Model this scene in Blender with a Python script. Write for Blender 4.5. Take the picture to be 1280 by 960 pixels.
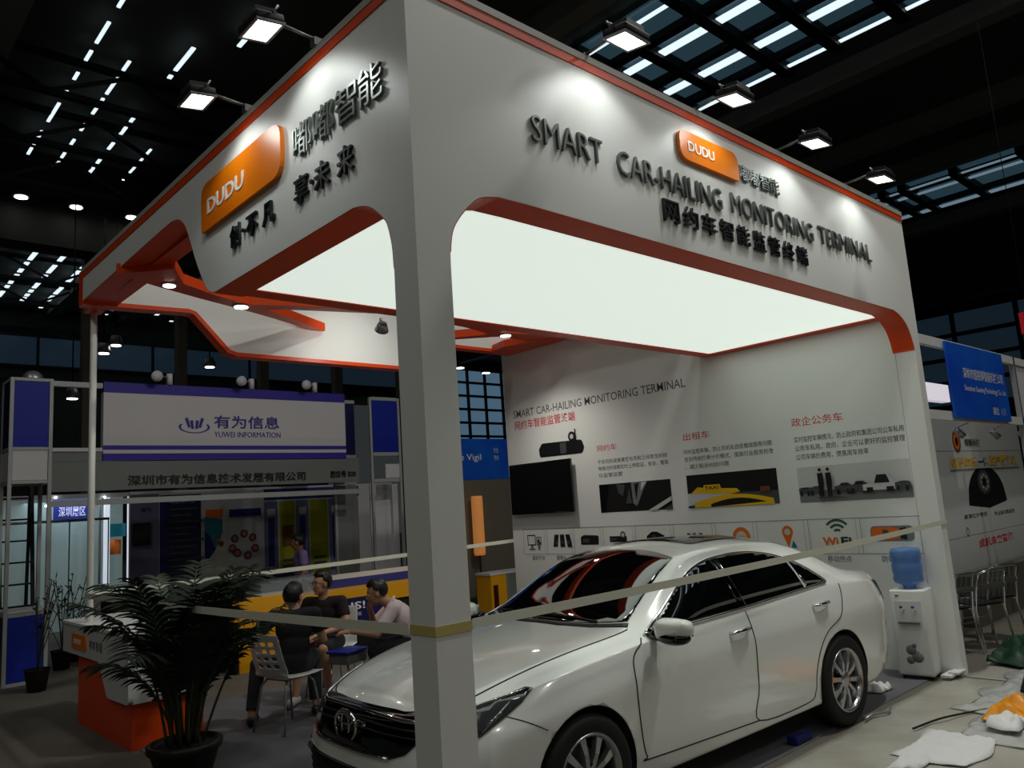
import bpy, bmesh, math, random
from mathutils import Vector, Matrix, Euler, geometry
from mathutils.bvhtree import BVHTree
from math import sin, cos, pi, radians as R_

for _o in list(bpy.data.objects):
    bpy.data.objects.remove(_o, do_unlink=True)
SC = bpy.context.scene
COL = SC.collection
random.seed(7)

# ------------------------------------------------------------------ camera
def make_camera():
    yaw, pitch, roll, fpx = 0.8213, 0.1535, -0.0673, 983.81
    f = Vector((cos(pitch)*cos(yaw), cos(pitch)*sin(yaw), sin(pitch)))
    r = Vector((sin(yaw), -cos(yaw), 0))
    u = r.cross(f)
    r2 = cos(roll)*r + sin(roll)*u
    u2 = -sin(roll)*r + cos(roll)*u
    cam = bpy.data.cameras.new('camera')
    cam.sensor_fit = 'HORIZONTAL'; cam.sensor_width = 36
    cam.lens = fpx/1280*36
    cam.clip_start = .05; cam.clip_end = 300
    o = bpy.data.objects.new('camera', cam); COL.objects.link(o)
    m = Matrix((r2, u2, -f)).transposed().to_4x4()
    m.translation = Vector((-2.1169, -2.8658, 1.825))
    o.matrix_world = m
    SC.camera = o
make_camera()

# ------------------------------------------------------------------ exposure, world, hall lighting
SC.view_settings.view_transform = 'Standard'
SC.view_settings.look = 'None'
SC.view_settings.exposure = 0.0
SC.view_settings.gamma = 1.0
SC.view_settings.use_curve_mapping = False
W = bpy.data.worlds.new('hall_air'); SC.world = W; W.use_nodes = True
bg = W.node_tree.nodes['Background']
bg.inputs[0].default_value = (.80, .93, .92, 1); bg.inputs[1].default_value = .028

def lamp(kind, name, loc, power, target=None, color=(1, 1, 1), size=.3, spot=None, blend=.3, parent=None, shape=None, size_y=None):
    l = bpy.data.lights.new(name, kind); l.energy = power; l.color = color
    if kind == 'AREA':
        l.size = size
        if shape: l.shape = shape
        if size_y: l.size_y = size_y
    else:
        l.shadow_soft_size = size
    if kind == 'SPOT':
        l.spot_size = spot; l.spot_blend = blend
    o = bpy.data.objects.new(name, l); COL.objects.link(o)
    o.location = loc
    if target is not None:
        o.rotation_euler = (Vector(target)-Vector(loc)).to_track_quat('-Z', 'Y').to_euler()
    return o
# unseen high bay lamps added above and behind the viewer, powers set for light
ADDED_BAYS = [(-9, -9), (-2, -10), (5, -9), (-9, -2), (-4.5, 4.2), (5.2, -1.5), (9.5, -5.5), (1.5, 1.0)]
ADDED_BAY_POWER = [105, 55, 70, 70, 45, 320, 110, 60]

# ------------------------------------------------------------------ materials
def s(r, g, b):
    def c(v):
        v /= 255
        return v/12.92 if v <= .04045 else ((v+.055)/1.055)**2.4
    return (c(r), c(g), c(b), 1)
MATS = {}
def mat(name, col, rough=.5, metal=0, emit=0, coat=0, spec=.5, trans=0, ior=1.45, alpha=1, noise=None, bump=None, emit_col=None):
    """noise = (scale, amount, second colour) ; bump = (scale, strength)"""
    m = bpy.data.materials.new(name); m.use_nodes = True
    nt = m.node_tree; b = nt.nodes['Principled BSDF']
    b.inputs['Base Color'].default_value = col
    b.inputs['Roughness'].default_value = rough
    b.inputs['Metallic'].default_value = metal
    b.inputs['Specular IOR Level'].default_value = spec
    b.inputs['IOR'].default_value = ior
    b.inputs['Coat Weight'].default_value = coat
    b.inputs['Coat Roughness'].default_value = .03
    b.inputs['Transmission Weight'].default_value = trans
    b.inputs['Alpha'].default_value = alpha
    if emit:
        b.inputs['Emission Color'].default_value = emit_col or col
        b.inputs['Emission Strength'].default_value = emit
    if noise or bump:
        tc = nt.nodes.new('ShaderNodeTexCoord')
    if noise:
        n = nt.nodes.new('ShaderNodeTexNoise'); n.inputs['Scale'].default_value = noise[0]; n.inputs['Detail'].default_value = 6
        nt.links.new(tc.outputs['Object'], n.inputs['Vector'])
        mx = nt.nodes.new('ShaderNodeMix'); mx.data_type = 'RGBA'
        mx.inputs['A'].default_value = col; mx.inputs['B'].default_value = noise[2]
        ramp = nt.nodes.new('ShaderNodeMapRange')
        ramp.inputs['From Min'].default_value = .35; ramp.inputs['From Max'].default_value = .68
        ramp.inputs['To Max'].default_value = noise[1]
        nt.links.new(n.outputs['Fac'], ramp.inputs['Value'])
        nt.links.new(ramp.outputs['Result'], mx.inputs['Factor'])
        nt.links.new(mx.outputs['Result'], b.inputs['Base Color'])
    if bump:
        n2 = nt.nodes.new('ShaderNodeTexNoise'); n2.inputs['Scale'].default_value = bump[0]; n2.inputs['Detail'].default_value = 4
        nt.links.new(tc.outputs['Object'], n2.inputs['Vector'])
        bp = nt.nodes.new('ShaderNodeBump'); bp.inputs['Strength'].default_value = bump[1]; bp.inputs['Distance'].default_value = .02
        nt.links.new(n2.outputs['Fac'], bp.inputs['Height'])
        nt.links.new(bp.outputs['Normal'], b.inputs['Normal'])
    MATS[name] = m
    return m
mat('booth_white', s(234, 235, 230), .45)
mat('panel_white', s(214, 214, 212), .4)
mat('orange', s(226, 72, 12), .4)
mat('orange_plate', s(246, 134, 10), .35, noise=(1.6, .5, s(232, 100, 8)))
mat('rim_grey', s(170, 168, 160), .5)
mat('light_panel', s(236, 244, 236), .6, emit=.72, emit_col=(.90, 1, .91, 1))
mat('lamp_face', (1, 1, 1, 1), .5, emit=7.0)
mat('spot_face', (1, 1, 1, 1), .5, emit=8.0, emit_col=(1, .95, .85, 1))
mat('bay_face', (1, 1, 1, 1), .5, emit=14.0)
mat('steel_letter', s(104, 108, 106), .4, metal=.5)
mat('dark_letter', s(38, 40, 44), .35, metal=.3)
mat('silver_letter', s(120, 126, 122), .35, metal=.6)
mat('white_letter', s(245, 240, 230), .4)
mat('black', s(14, 14, 14), .5)
mat('gloss_black', s(6, 6, 7), .08, coat=.5)
mat('screen_black', s(5, 5, 6), .35)
mat('chrome', s(225, 226, 226), .08, metal=1)
mat('aluminium', s(170, 172, 174), .35, metal=.7)
mat('grey_metal', s(110, 112, 112), .4, metal=.6)
mat('dark_metal', s(28, 30, 32), .5, metal=.5)
mat('ceiling_black', s(58, 62, 58), .8, noise=(.6, .4, s(40, 44, 40)))
mat('beam_dark', s(110, 112, 106), .7)
mat('column_grey', s(104, 98, 84), .8)
mat('sky_slat', (1, 1, 1, 1), .5, emit=1.05, emit_col=(.78, .92, 1, 1))
mat('sky_slat_dim', (1, 1, 1, 1), .5, emit=.22, emit_col=(.55, .80, 1, 1))
mat('sky_glass', s(30, 48, 58), .3, emit=.045, emit_col=(.35, .75, 1, 1))
mat('day_pane', s(40, 70, 100), .2, emit=.16, emit_col=(.36, .68, 1, 1), noise=(.35, .8, s(20, 30, 40)))
mat('day_pane_dim', s(30, 50, 70), .2, emit=.018, emit_col=(.30, .62, 1, 1))
mat('floor_dark', s(108, 103, 92), .75, noise=(1.5, .6, s(84, 79, 70)), bump=(60, .15))
mat('carpet', s(112, 112, 116), .95, noise=(3, .5, s(88, 88, 94)), bump=(180, .5))
mat('sheet', s(178, 176, 164), .35, noise=(2.2, .6, s(140, 136, 122)), bump=(5, .7))
mat('film', s(215, 216, 212), .2, alpha=.62, bump=(7, 1.0), noise=(3, .5, s(180, 182, 180)))
mat('paper', s(222, 222, 220), .6)
mat('tape', s(226, 226, 208), .5)
mat('tape_yellow', s(196, 180, 110), .5)
# ------------------------------------------------------------------ builders
WM = {}                       # world matrices of the things (before the depsgraph knows them)
def tag(o, label=None, cat=None, group=None, kind=None):
    if label: o['label'] = label
    if cat: o['category'] = cat
    if group: o['group'] = group
    if kind: o['kind'] = kind
    return o
def thing(name, label, cat, loc=(0, 0, 0), rz=0, group=None, kind=None):
    o = bpy.data.objects.new(name, None); COL.objects.link(o)
    o.empty_display_size = .1
    o.location = loc; o.rotation_euler = (0, 0, rz)
    WM[o.name] = Matrix.Translation(Vector(loc)) @ Matrix.Rotation(rz, 4, 'Z')
    return tag(o, label, cat, group, kind)
def wm(o):
    while o is not None and o.name not in WM:
        o = o.parent
    return WM[o.name] if o is not None else Matrix.Identity(4)
def frame(z):
    z = Vector(z).normalized()
    a = Vector((0, 0, 1)) if abs(z.z) < .95 else Vector((1, 0, 0))
    x = a.cross(z).normalized()
    return x, z.cross(x), z
class MB:
    def __init__(self): self.bm = bmesh.new(); self.mi = 0; self.smooth = set()
    def _f(self, vs, sm=False):
        try: f = self.bm.faces.new(vs)
        except ValueError: return None
        f.material_index = self.mi; f.smooth = sm
        return f
    def box(self, a, b):
        (x0, y0, z0), (x1, y1, z1) = a, b
        v = [self.bm.verts.new((x, y, z)) for z in (z0, z1) for x, y in ((x0, y0), (x1, y0), (x1, y1), (x0, y1))]
        for q in ((3, 2, 1, 0), (4, 5, 6, 7), (0, 1, 5, 4), (1, 2, 6, 5), (2, 3, 7, 6), (3, 0, 4, 7)):
            self._f([v[i] for i in q])
        return self
    def boxr(self, a, b, r):
        """box with its vertical and horizontal edges rounded"""
        t = bmesh.new(); m = MB.__new__(MB); m.bm = t; m.mi = self.mi; m.smooth = set(); m.box(a, b)
        bmesh.ops.bevel(t, geom=t.edges[:], offset=r, segments=3, affect='EDGES', profile=.5)
        for f in t.faces: f.smooth = True; f.material_index = self.mi
        self.merge(t); return self
    def merge(self, t, M=None):
        me = bpy.data.meshes.new('t'); t.to_mesh(me); t.free()
        if M is not None: me.transform(M)
        self.bm.from_mesh(me); bpy.data.meshes.remove(me)
    def cone(self, a, b, r0, r1, n=12, caps=True, sm=True):
        a, b = Vector(a), Vector(b); x, y, z = frame(b-a)
        A = [self.bm.verts.new(a+r0*(x*cos(2*pi*i/n)+y*sin(2*pi*i/n))) for i in range(n)]
        B = [self.bm.verts.new(b+r1*(x*cos(2*pi*i/n)+y*sin(2*pi*i/n))) for i in range(n)]
        for i in range(n): self._f([A[i], A[(i+1) % n], B[(i+1) % n], B[i]], sm)
        if caps: self._f(A[::-1]); self._f(B)
        return self
    def cyl(self, a, b, r, n=12, sm=True): return self.cone(a, b, r, r, n, True, sm)
    def bar(self, a, b, w, h, up=(0, 0, 1)):
        a, b = Vector(a), Vector(b); d = (b-a).normalized(); up = Vector(up)
        if abs(d.dot(up)) > .98: up = Vector((1, 0, 0))
        x = d.cross(up).normalized(); y = x.cross(d)
        P = [(-1, -1), (1, -1), (1, 1), (-1, 1)]
        A = [self.bm.verts.new(a+x*(p*w/2)+y*(q*h/2)) for p, q in P]
        B = [self.bm.verts.new(b+x*(p*w/2)+y*(q*h/2)) for p, q in P]
        for i in range(4): self._f([A[i], A[(i+1) % 4], B[(i+1) % 4], B[i]])
        self._f(A[::-1]); self._f(B)
        return self
    def tube(self, pts, r, n=8, sm=True, closed=False):
        pts = [Vector(p) for p in pts]; rings = []; N = len(pts)
        rr = r if isinstance(r, (list, tuple)) else [r]*N
        px = None
        for i, p in enumerate(pts):
            if closed: d = pts[(i+1) % N]-pts[i-1]
            else: d = pts[min(i+1, N-1)]-pts[max(i-1, 0)]
            d.normalize()
            if px is None: x, y, _ = frame(d)
            else:
                x = (px-d*px.dot(d)).normalized(); y = d.cross(x)
            px = x
            rings.append([self.bm.verts.new(p+rr[i]*(x*cos(2*pi*k/n)+y*sin(2*pi*k/n))) for k in range(n)])
        for i in range(N if closed else N-1):
            A, B = rings[i], rings[(i+1) % N]
            for k in range(n): self._f([A[k], A[(k+1) % n], B[(k+1) % n], B[k]], sm)
        if not closed: self._f(rings[0][::-1]); self._f(rings[-1])
        return self
    def prism(self, poly, axis, lo, hi, sm=False):
        """polygon in the two other axes (cyclic order x,y,z without axis: X->(y,z), Y->(x,z), Z->(x,y)) swept between lo and hi"""
        def V(p, t):
            return (t, p[0], p[1]) if axis == 'X' else (p[0], t, p[1]) if axis == 'Y' else (p[0], p[1], t)
        A = [self.bm.verts.new(V(p, lo)) for p in poly]; B = [self.bm.verts.new(V(p, hi)) for p in poly]
        n = len(poly)
        for i in range(n): self._f([A[i], A[(i+1) % n], B[(i+1) % n], B[i]], sm)
        tri = geometry.tessellate_polygon([[Vector((p[0], p[1], 0)) for p in poly]])
        for t in tri:
            self._f([A[i] for i in t]); self._f([B[i] for i in t[::-1]])
        return self
    def lathe(self, prof, c=(0, 0, 0), axis='Z', n=24, sm=True, caps=True):
        """prof: (radius, height) pairs"""
        c = Vector(c); rings = []
        for r, h in prof:
            ring = []
            for k in range(n):
                a = 2*pi*k/n; u, v = r*cos(a), r*sin(a)
                p = (u, v, h) if axis == 'Z' else (u, h, v) if axis == 'Y' else (h, u, v)
                ring.append(self.bm.verts.new(c+Vector(p)))
            rings.append(ring)
        for A, B in zip(rings, rings[1:]):
            for k in range(n): self._f([A[k], A[(k+1) % n], B[(k+1) % n], B[k]], sm)
        if caps: self._f(rings[0][::-1]); self._f(rings[-1])
        return self
    def ball(self, c, r, M=None, u=16, v=10):
        t = bmesh.new(); bmesh.ops.create_uvsphere(t, u_segments=u, v_segments=v, radius=1)
        if not isinstance(r, (tuple, list)): r = (r, r, r)
        for f in t.faces: f.smooth = True; f.material_index = self.mi
        T = Matrix.Translation(Vector(c)) @ (M.to_4x4() if M is not None else Matrix.Identity(4)) @ Matrix.Diagonal((*r, 1))
        self.merge(t, T); return self
    def capsule(self, a, b, r0, r1):
        self.cone(a, b, r0, r1, 14, True); self.ball(a, r0, u=14, v=8); self.ball(b, r1, u=14, v=8); return self
    def poly(self, pts, sm=False):
        return self._f([self.bm.verts.new(p) for p in pts], sm)
    def build(self, name, m, parent=None, world=False, recalc=True):
        if recalc: bmesh.ops.recalc_face_normals(self.bm, faces=self.bm.faces[:])
        me = bpy.data.meshes.new(name); self.bm.to_mesh(me); self.bm.free()
        for k in (m if isinstance(m, (list, tuple)) else [m]): me.materials.append(MATS[k])
        return link(name, me, parent, world)
def link(name, me, parent=None, world=False):
    o = bpy.data.objects.new(name, me); COL.objects.link(o)
    if parent is not None:
        if world: me.transform(wm(parent).inverted())
        o.parent = parent
    return o
def copy_tree(o, parent=None):
    c = o.copy(); COL.objects.link(c)
    if parent is not None: c.parent = parent
    for ch in [x for x in list(bpy.data.objects) if x.parent == o]:
        copy_tree(ch, c)
    return c
def smooth_mod(o, lv=1):
    m = o.modifiers.new('sub', 'SUBSURF'); m.levels = lv; m.render_levels = lv; return o
def bevel_mod(o, w=.005, seg=2):
    m = o.modifiers.new('bev', 'BEVEL'); m.width = w; m.segments = seg; m.limit_method = 'ANGLE'; return o

# ------------------------------------------------------------------ writing
def glyphs(text, extrude=0.0, bold=0.0, res=3):
    c = bpy.data.curves.new('t', 'FONT'); c.body = text; c.extrude = extrude; c.resolution_u = res; c.offset = bold
    o = bpy.data.objects.new('t', c)
    me = bpy.data.meshes.new_from_object(o)
    me.materials.clear()
    bpy.data.objects.remove(o); bpy.data.curves.remove(c)
    return me
def bounds(me):
    xs = [v.co.x for v in me.vertices]; ys = [v.co.y for v in me.vertices]
    return min(xs), max(xs), min(ys), max(ys)
def write(text, at, xd, width, height, m, parent, depth=0.0, bold=0.0, up=(0, 0, 1), name='lettering', letters=False, world=True, res=3):
    """text whose ink starts at `at` (lower left), fills width x height, reads along xd; depth = how far it stands out"""
    xd = Vector(xd); up = Vector(up); nd = xd.cross(up)
    me = glyphs(text, 1.0 if depth else 0.0, bold, res)
    x0, x1, y0, y1 = bounds(me)
    kx = width/(x1-x0); ky = height/(y1-y0)
    def place(mesh, shift):
        for v in mesh.vertices:
            p = v.co
            q = Vector(at)+xd*((p.x+shift-x0)*kx)+up*((p.y-y0)*ky)+nd*((p.z+1)*depth/2 if depth else 0)
            v.co = q
        if wm(parent) is not None and world: mesh.transform(wm(parent).inverted())
        mesh.materials.append(MATS[m])
    if not letters:
        place(me, 0); return link(name, me, parent)
    out = []
    for i, ch in enumerate(text):
        if ch == ' ': continue
        pre = glyphs(text[:i+1], 0, bold, 1); one = glyphs(ch, 1.0, bold, res)
        sh = bounds(pre)[1]-bounds(one)[1]
        bpy.data.meshes.remove(pre)
        place(one, sh); out.append(link(name, one, parent))
    bpy.data.meshes.remove(me)
    return out
class Print:
    """flat printed picture: layered shapes on one surface. at = lower left, u along xd, v along z, out = normal"""
    def __init__(self, at, xd, up=(0, 0, 1), gap=.0015):
        self.at = Vector(at); self.x = Vector(xd); self.u = Vector(up); self.n = self.x.cross(self.u); self.k = 1; self.gap = gap
        self.m = MB(); self.mats = []
    def _mi(self, m):
        if m not in self.mats: self.mats.append(m)
        self.m.mi = self.mats.index(m)
    def P(self, u, v): return self.at+self.x*u+self.u*v+self.n*(self.gap*self.k)
    def shape(self, pts, m):
        self._mi(m)
        pts = [tuple(p) for p in pts]
        vs = [self.m.bm.verts.new(self.P(*p)) for p in pts]
        for t in geometry.tessellate_polygon([[Vector((p[0], p[1], 0)) for p in pts]]):
            f = self.m._f([vs[i] for i in t])
            if f and f.normal.dot(self.n) < 0: pass
        self.k += 1; return self
    def rect(self, u0, v0, u1, v1, m): return self.shape([(u0, v0), (u1, v0), (u1, v1), (u0, v1)], m)
    def disc(self, u, v, r, m, r2=None, n=20):
        return self.shape([(u+r*cos(2*pi*i/n), v+(r2 or r)*sin(2*pi*i/n)) for i in range(n)], m)
    def ring(self, u, v, r, w, m, a0=0, a1=2*pi, n=24, sq=1):
        A = [(u+r*cos(a0+(a1-a0)*i/n), v+sq*r*sin(a0+(a1-a0)*i/n)) for i in range(n+1)]
        B = [(u+(r-w)*cos(a0+(a1-a0)*i/n), v+sq*(r-w)*sin(a0+(a1-a0)*i/n)) for i in range(n+1)]
        self._mi(m)
        for i in range(n): self.m.poly([self.P(*A[i]), self.P(*A[i+1]), self.P(*B[i+1]), self.P(*B[i])])
        self.k += 1; return self
    def frame(self, u0, v0, u1, v1, w, m):
        for r in ((u0, v0, u1, v0+w), (u0, v1-w, u1, v1), (u0, v0, u0+w, v1), (u1-w, v0, u1, v1)):
            self.rect(*r, m); self.k -= 1
        self.k += 1; return self
    def text(self, t, u, v, w, h, m, bold=0.0):
        me = glyphs(t, 0, bold, 2); x0, x1, y0, y1 = bounds(me)
        for vt in me.vertices:
            vt.co = self.P(u+(vt.co.x-x0)*w/(x1-x0), v+(vt.co.y-y0)*h/(y1-y0))
        self._mi(m); n0 = len(self.m.bm.faces)
        self.m.bm.from_mesh(me); self.m.bm.faces.ensure_lookup_table()
        for f in self.m.bm.faces[n0:]: f.material_index = self.m.mi
        bpy.data.meshes.remove(me); self.k += 1; return self
    def build(self, name, parent):
        return self.m.build(name, self.mats, parent, world=True, recalc=False)
# ------------------------------------------------------------------ the hall
def struct(name, mb, m, label, cat):
    o = mb.build(name, m); return tag(o, label, cat, kind='structure')
CZ = 12.0
struct('floor', MB().box((-40, -40, -.3), (62, 62, 0)), 'floor_dark', 'dark brownish grey hall floor beneath all the stands', 'floor')
def ceiling():
    m = MB(); m.box((-40, -40, CZ+.35), (62, 62, CZ+.6))
    return m
struct('ceiling', ceiling(), 'ceiling_black', 'black hall roof high above the stands', 'ceiling')
# roof beams, and trusses across them
k = 1
def trim(m, label, mt='beam_dark', cat='roof beam'):
    global k
    struct('trim_%d' % k, m, mt, label, cat); k += 1
for i, x in enumerate((-6.5, .6, 6.5, 9.6, 17.2, 22.0, 25.2, 32.0)):
    trim(MB().box((x-.25, -12, CZ-.15), (x+.25, 60, CZ+.35)), 'dark roof beam running lengthwise, number %d from the left' % (i+1))
def truss(y, x0, x1, z0=CZ-.75, z1=CZ+.1):
    m = MB()
    m.bar((x0, y, z0), (x1, y, z0), .14, .14); m.bar((x0, y, z1), (x1, y, z1), .14, .14)
    n = int((x1-x0)/1.6); zz = [z0, z1]
    for i in range(n):
        m.bar((x0+(x1-x0)*i/n, y, zz[i % 2]), (x0+(x1-x0)*(i+1)/n, y, zz[1-i % 2]), .08, .08)
    return m
for i, y in enumerate((15.0, 17.6, 20.3, 29.5, 33.0, 37.0)):
    trim(truss(y, -12, 10), 'dark lattice truss across the left of the hall, row %d' % (i+1), 'dark_metal')
trim(MB().box((-30, 23.3, 10.6), (9.5, 24.2, CZ+.2)), 'dark bulkhead beam carrying a row of small downlights', 'ceiling_black')
trim(MB().box((9.5, 9.5, CZ-.1), (26, 10.1, CZ+.3)), 'dark cross beam beyond the right skylight', 'ceiling_black')
trim(MB().box((41.5, -20, 10.8), (42.5, 46, CZ+.4)), 'black bulkhead above the right window wall', 'ceiling_black')
# skylights
def skylight(n, bars, x0, x1, ys, cross, label, sm='sky_slat'):
    w = tag(bpy.data.objects.new('window_%d' % n, None), label, 'skylight', kind='structure'); COL.objects.link(w); WM[w.name] = Matrix.Identity(4)
    g = MB(); g.box((x0, ys[0], CZ+.2), (x1, ys[1], CZ+.26)); g.build('pane', 'sky_glass', w)
    m = MB()
    for x, ww in bars:
        for a, b in zip(cross, cross[1:]):
            m.box((x-ww/2, a+.16, CZ+.02), (x+ww/2, b-.16, CZ+.05))
    m.build('louvre', sm, w)
    f = MB()
    for y in cross: f.box((x0-.2, y-.14, CZ-.05), (x1+.2, y+.14, CZ+.2))
    for i in range(len(bars)-1):
        xm = bars[i+1][0]-.30
        f.box((xm-.28, ys[0], CZ+.03), (xm-.05, ys[1], CZ+.2))
    f.build('frame', 'dark_metal', w)
skylight(1, [(11.05, .11), (12.45, .25), (14.05, .26), (15.5, .11)], 10.9, 15.7, (-6, 9.4), [-6, -4, -2.2, -.6, 1.1, 2.7, 4.2, 5.5, 7.05, 8.1, 9.4],
         'slatted skylight above the right side of the stand, nearer one')
skylight(2, [(26.95, .14), (27.7, .2), (29.9, .3)], 26.8, 30.2, (-4, 9.5), [-4, -1.5, 1.2, 3.3, 5.3, 7.0, 7.7, 9.5],
         'slatted skylight far to the right, beyond the nearer one', 'sky_slat_dim')
def dashes(n, cols, seed, label):
    rnd = random.Random(seed)
    w = tag(bpy.data.objects.new('window_%d' % n, None), label, 'skylight', kind='structure'); COL.objects.link(w); WM[w.name] = Matrix.Identity(4)
    m = MB()
    for x, y0, y1, wd in cols:
        y = y0
        while y < y1:
            L = rnd.choice((.35, .9, 1.1, .45)); L = min(L, y1-y)
            m.box((x-wd/2, y, CZ+.02), (x+wd/2, y+L, CZ+.05)); y += L+rnd.choice((.25, .35, .6))
    m.build('louvre', 'sky_slat', w)
dashes(3, [(2.2, 11.5, 20.5, .07), (2.95, 14.2, 20.6, .07), (3.8, 16.6, 20.6, .08), (3.86, 12.9, 14.4, .09), (4.7, 18.2, 20.6, .06), (4.6, 11.2, 12.4, .09)], 3,
       'broken skylight slats above the left of the hall, nearer rows')
dashes(4, [(x, 25.2, 36.5, .16) for x in (1.3, 2.0, 2.9, 4.1, 5.0, 5.9, 6.8, 8.6, 9.6, 10.6, 11.6, 13.4)], 5, 'broken skylight slats beyond the bulkhead beam')
dashes(5, [(x, 40.5, 53.0, .24) for x in (4, 5.4, 6.8, 8.2, 10.2, 11.6, 13, 15, 16.5, 18, 20, 21.5, 23, 25, 26.5)], 8, 'broken skylight slats at the far end of the hall')
# far end walls with glazing
struct('wall_back', MB().box((-40, 54, -.2), (30, 54.4, CZ+.4)), 'ceiling_black', 'dark end wall of the hall behind the blue and white stand', 'wall')
FY = 40.0
struct('wall_return', MB().box((30, FY, -.2), (62, FY+.4, CZ+.4)), 'ceiling_black', 'dark nearer end wall round the tall blue glazing', 'wall')
def glazing(n, u0, u1, z0, z1, du, dz, axis, pos, pane, label, mull=.16):
    w = tag(bpy.data.objects.new('window_%d' % n, None), label, 'window', kind='structure'); COL.objects.link(w); WM[w.name] = Matrix.Identity(4)
    def B(m, a0, b0, a1, b1, d0, d1):
        if axis == 'Y': m.box((a0, pos-d1, b0), (a1, pos-d0, b1))
        else: m.box((pos-d1, a0, b0), (pos-d0, a1, b1))
    g = MB(); B(g, u0, z0, u1, z1, .02, .05); g.build('pane', pane, w)
    f = MB(); u = u0
    while u <= u1+.01: B(f, u-mull/2, z0, u+mull/2, z1, .05, .2); u += du
    z = z0
    while z <= z1+.01: B(f, u0, z-mull/2, u1, z+mull/2, .05, .17); z += dz
    f.build('frame', 'dark_metal', w)
glazing(6, 31.7, 58, 4.0, 11.7, 1.63, .96, 'Y', FY, 'day_pane', 'tall blue glazed end wall seen between post and picture wall', .17)
struct('trim_90', MB().box((-20, 37.4, 8.9), (27, 37.9, CZ+.3)), 'ceiling_black', 'dark bulkhead with a dim blue band across the far left', 'bulkhead')
glazing(7, -14, 26, 9.5, 10.9, 5.0, 1.4, 'Y', 37.4, 'day_pane_dim', 'dim blue glazing band along the far bulkhead at left', .09)
struct('wall_right', MB().box((45, -30, -.2), (45.4, 46, CZ+.4)), 'ceiling_black', 'dark side wall of the hall at right', 'wall')
glazing(8, -10, 15, 5.6, 10.8, 3.1, 1.3, 'X', 45, 'day_pane_dim', 'blue glazed side wall above the blue sign at right', .22)
# columns
for i, x in enumerate((4.83, 7.8, 10.8, 13.93, 17.0)):
    o = MB().box((x-.16, 24.45, 0), (x+.16, 24.8, 11.9)).build('column', 'column_grey')
    tag(o, 'grey square hall column, %s from the left beyond the blue and white stand' % ('first', 'second', 'third', 'fourth', 'fifth')[i], 'column', kind='structure')
# downlights on the bulkhead and high up
def downlight(x, y, z, r, label, grp):
    t = thing('ceiling_downlight', label, 'light', (x, y, z), 0, grp)
    MB().lathe([(r*1.35, 0), (r*1.35, .08), (r*.9, .3)], n=14).build('housing', 'grey_metal', t)
    MB().lathe([(r, -.015), (r, .01)], n=14).build('diffuser', 'spot_face', t)
    if z < 10.5: MB().cyl((0, 0, .3), (0, 0, CZ+.3-z), .02, 6).build('hanger_rod', 'dark_metal', t)
for x, nm in ((2.5, 'leftmost'), (3.95, 'middle'), (5.55, 'rightmost')):
    downlight(x, 22.6, 11.7, .17, 'small bright downlight under the bulkhead beam, %s of three' % nm, 'downlights on the bulkhead beam')
for x, y, z, l in ((4.95, 22.0, 7.36, 'small downlight seen under the left end of the rear beam'), (4.62, 22.0, 7.09, 'faint downlight close beside the pole, lower one'),
                   (7.77, 22.0, 6.9, 'small downlight seen above the white fascia between two columns'), (3.8, 22.0, 5.7, 'small downlight seen through the open bay beside the blue tower'),
                   (31.2, 38, 11.3, 'tiny downlight above the tall blue glazing, left'), (33.5, 38, 11.1, 'tiny downlight above the tall blue glazing, right')):
    downlight(x, y, z, .14 if y < 30 else .28, l, 'small far hall downlights')
# the added, unseen high bay lamps over the viewer
for i, ((x, y), pw) in enumerate(zip(ADDED_BAYS, ADDED_BAY_POWER)):
    t = thing('added_bay_lamp', 'unseen round high bay lamp added to light the floor and car', 'light', (x, y, 10.6), 0, 'added high bay lamps out of view')
    MB().lathe([(.10, .55), (.14, .35), (.34, .02), (.36, 0)][::-1], n=20).build('reflector', 'grey_metal', t)
    MB().lathe([(.30, -.005), (.30, .01)], n=20).build('diffuser', 'bay_face', t)
    MB().cyl((0, 0, .5), (0, 0, 1.75), .015, 6).build('hanger_rod', 'dark_metal', t)
    lamp('AREA', 'added_bay_light', (x, y, 10.57), pw, (x, y, 0), (1, .99, .93), .6, shape='DISK')
# ------------------------------------------------------------------ the exhibition stand
BH = 4.5
stand = thing('exhibition_stand', 'white and orange exhibition stand canopy with corner post over the car', 'exhibition stand', (.1, .1, 0))
def arc_pts(ps, n=4):
    """round a hand-measured outline through its points"""
    out = []
    for i in range(len(ps)-1):
        p0 = ps[max(i-1, 0)]; p1 = ps[i]; p2 = ps[i+1]; p3 = ps[min(i+2, len(ps)-1)]
        for k in range(n):
            t = k/n
            out.append(tuple(.5*(2*p1[j]+(p2[j]-p0[j])*t+(2*p0[j]-5*p1[j]+4*p2[j]-p3[j])*t*t+(3*p1[j]-p0[j]-3*p2[j]+p3[j])*t**3) for j in range(2)))
    out.append(ps[-1]); return out
TH = .19
openR = [(.20, 0), (.20, 3.0)]+arc_pts([(.20, 3.0), (.205, 3.09), (.225, 3.18), (.275, 3.26), (.345, 3.335), (.42, 3.39), (.54, 3.42)])+[(.75, 3.425), (5.50, 3.425)] \
    + arc_pts([(5.56, 3.425), (5.70, 3.39), (5.83, 3.315), (5.91, 3.204), (5.95, 3.09)])+[(5.952, 3.07), (5.952, 0)]
front = MB().prism([(0, 0), (0, BH), (6.09, BH), (6.09, 0)]+openR[::-1], 'Y', 0, TH).build('front_fascia', 'booth_white', stand, True)
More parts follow.
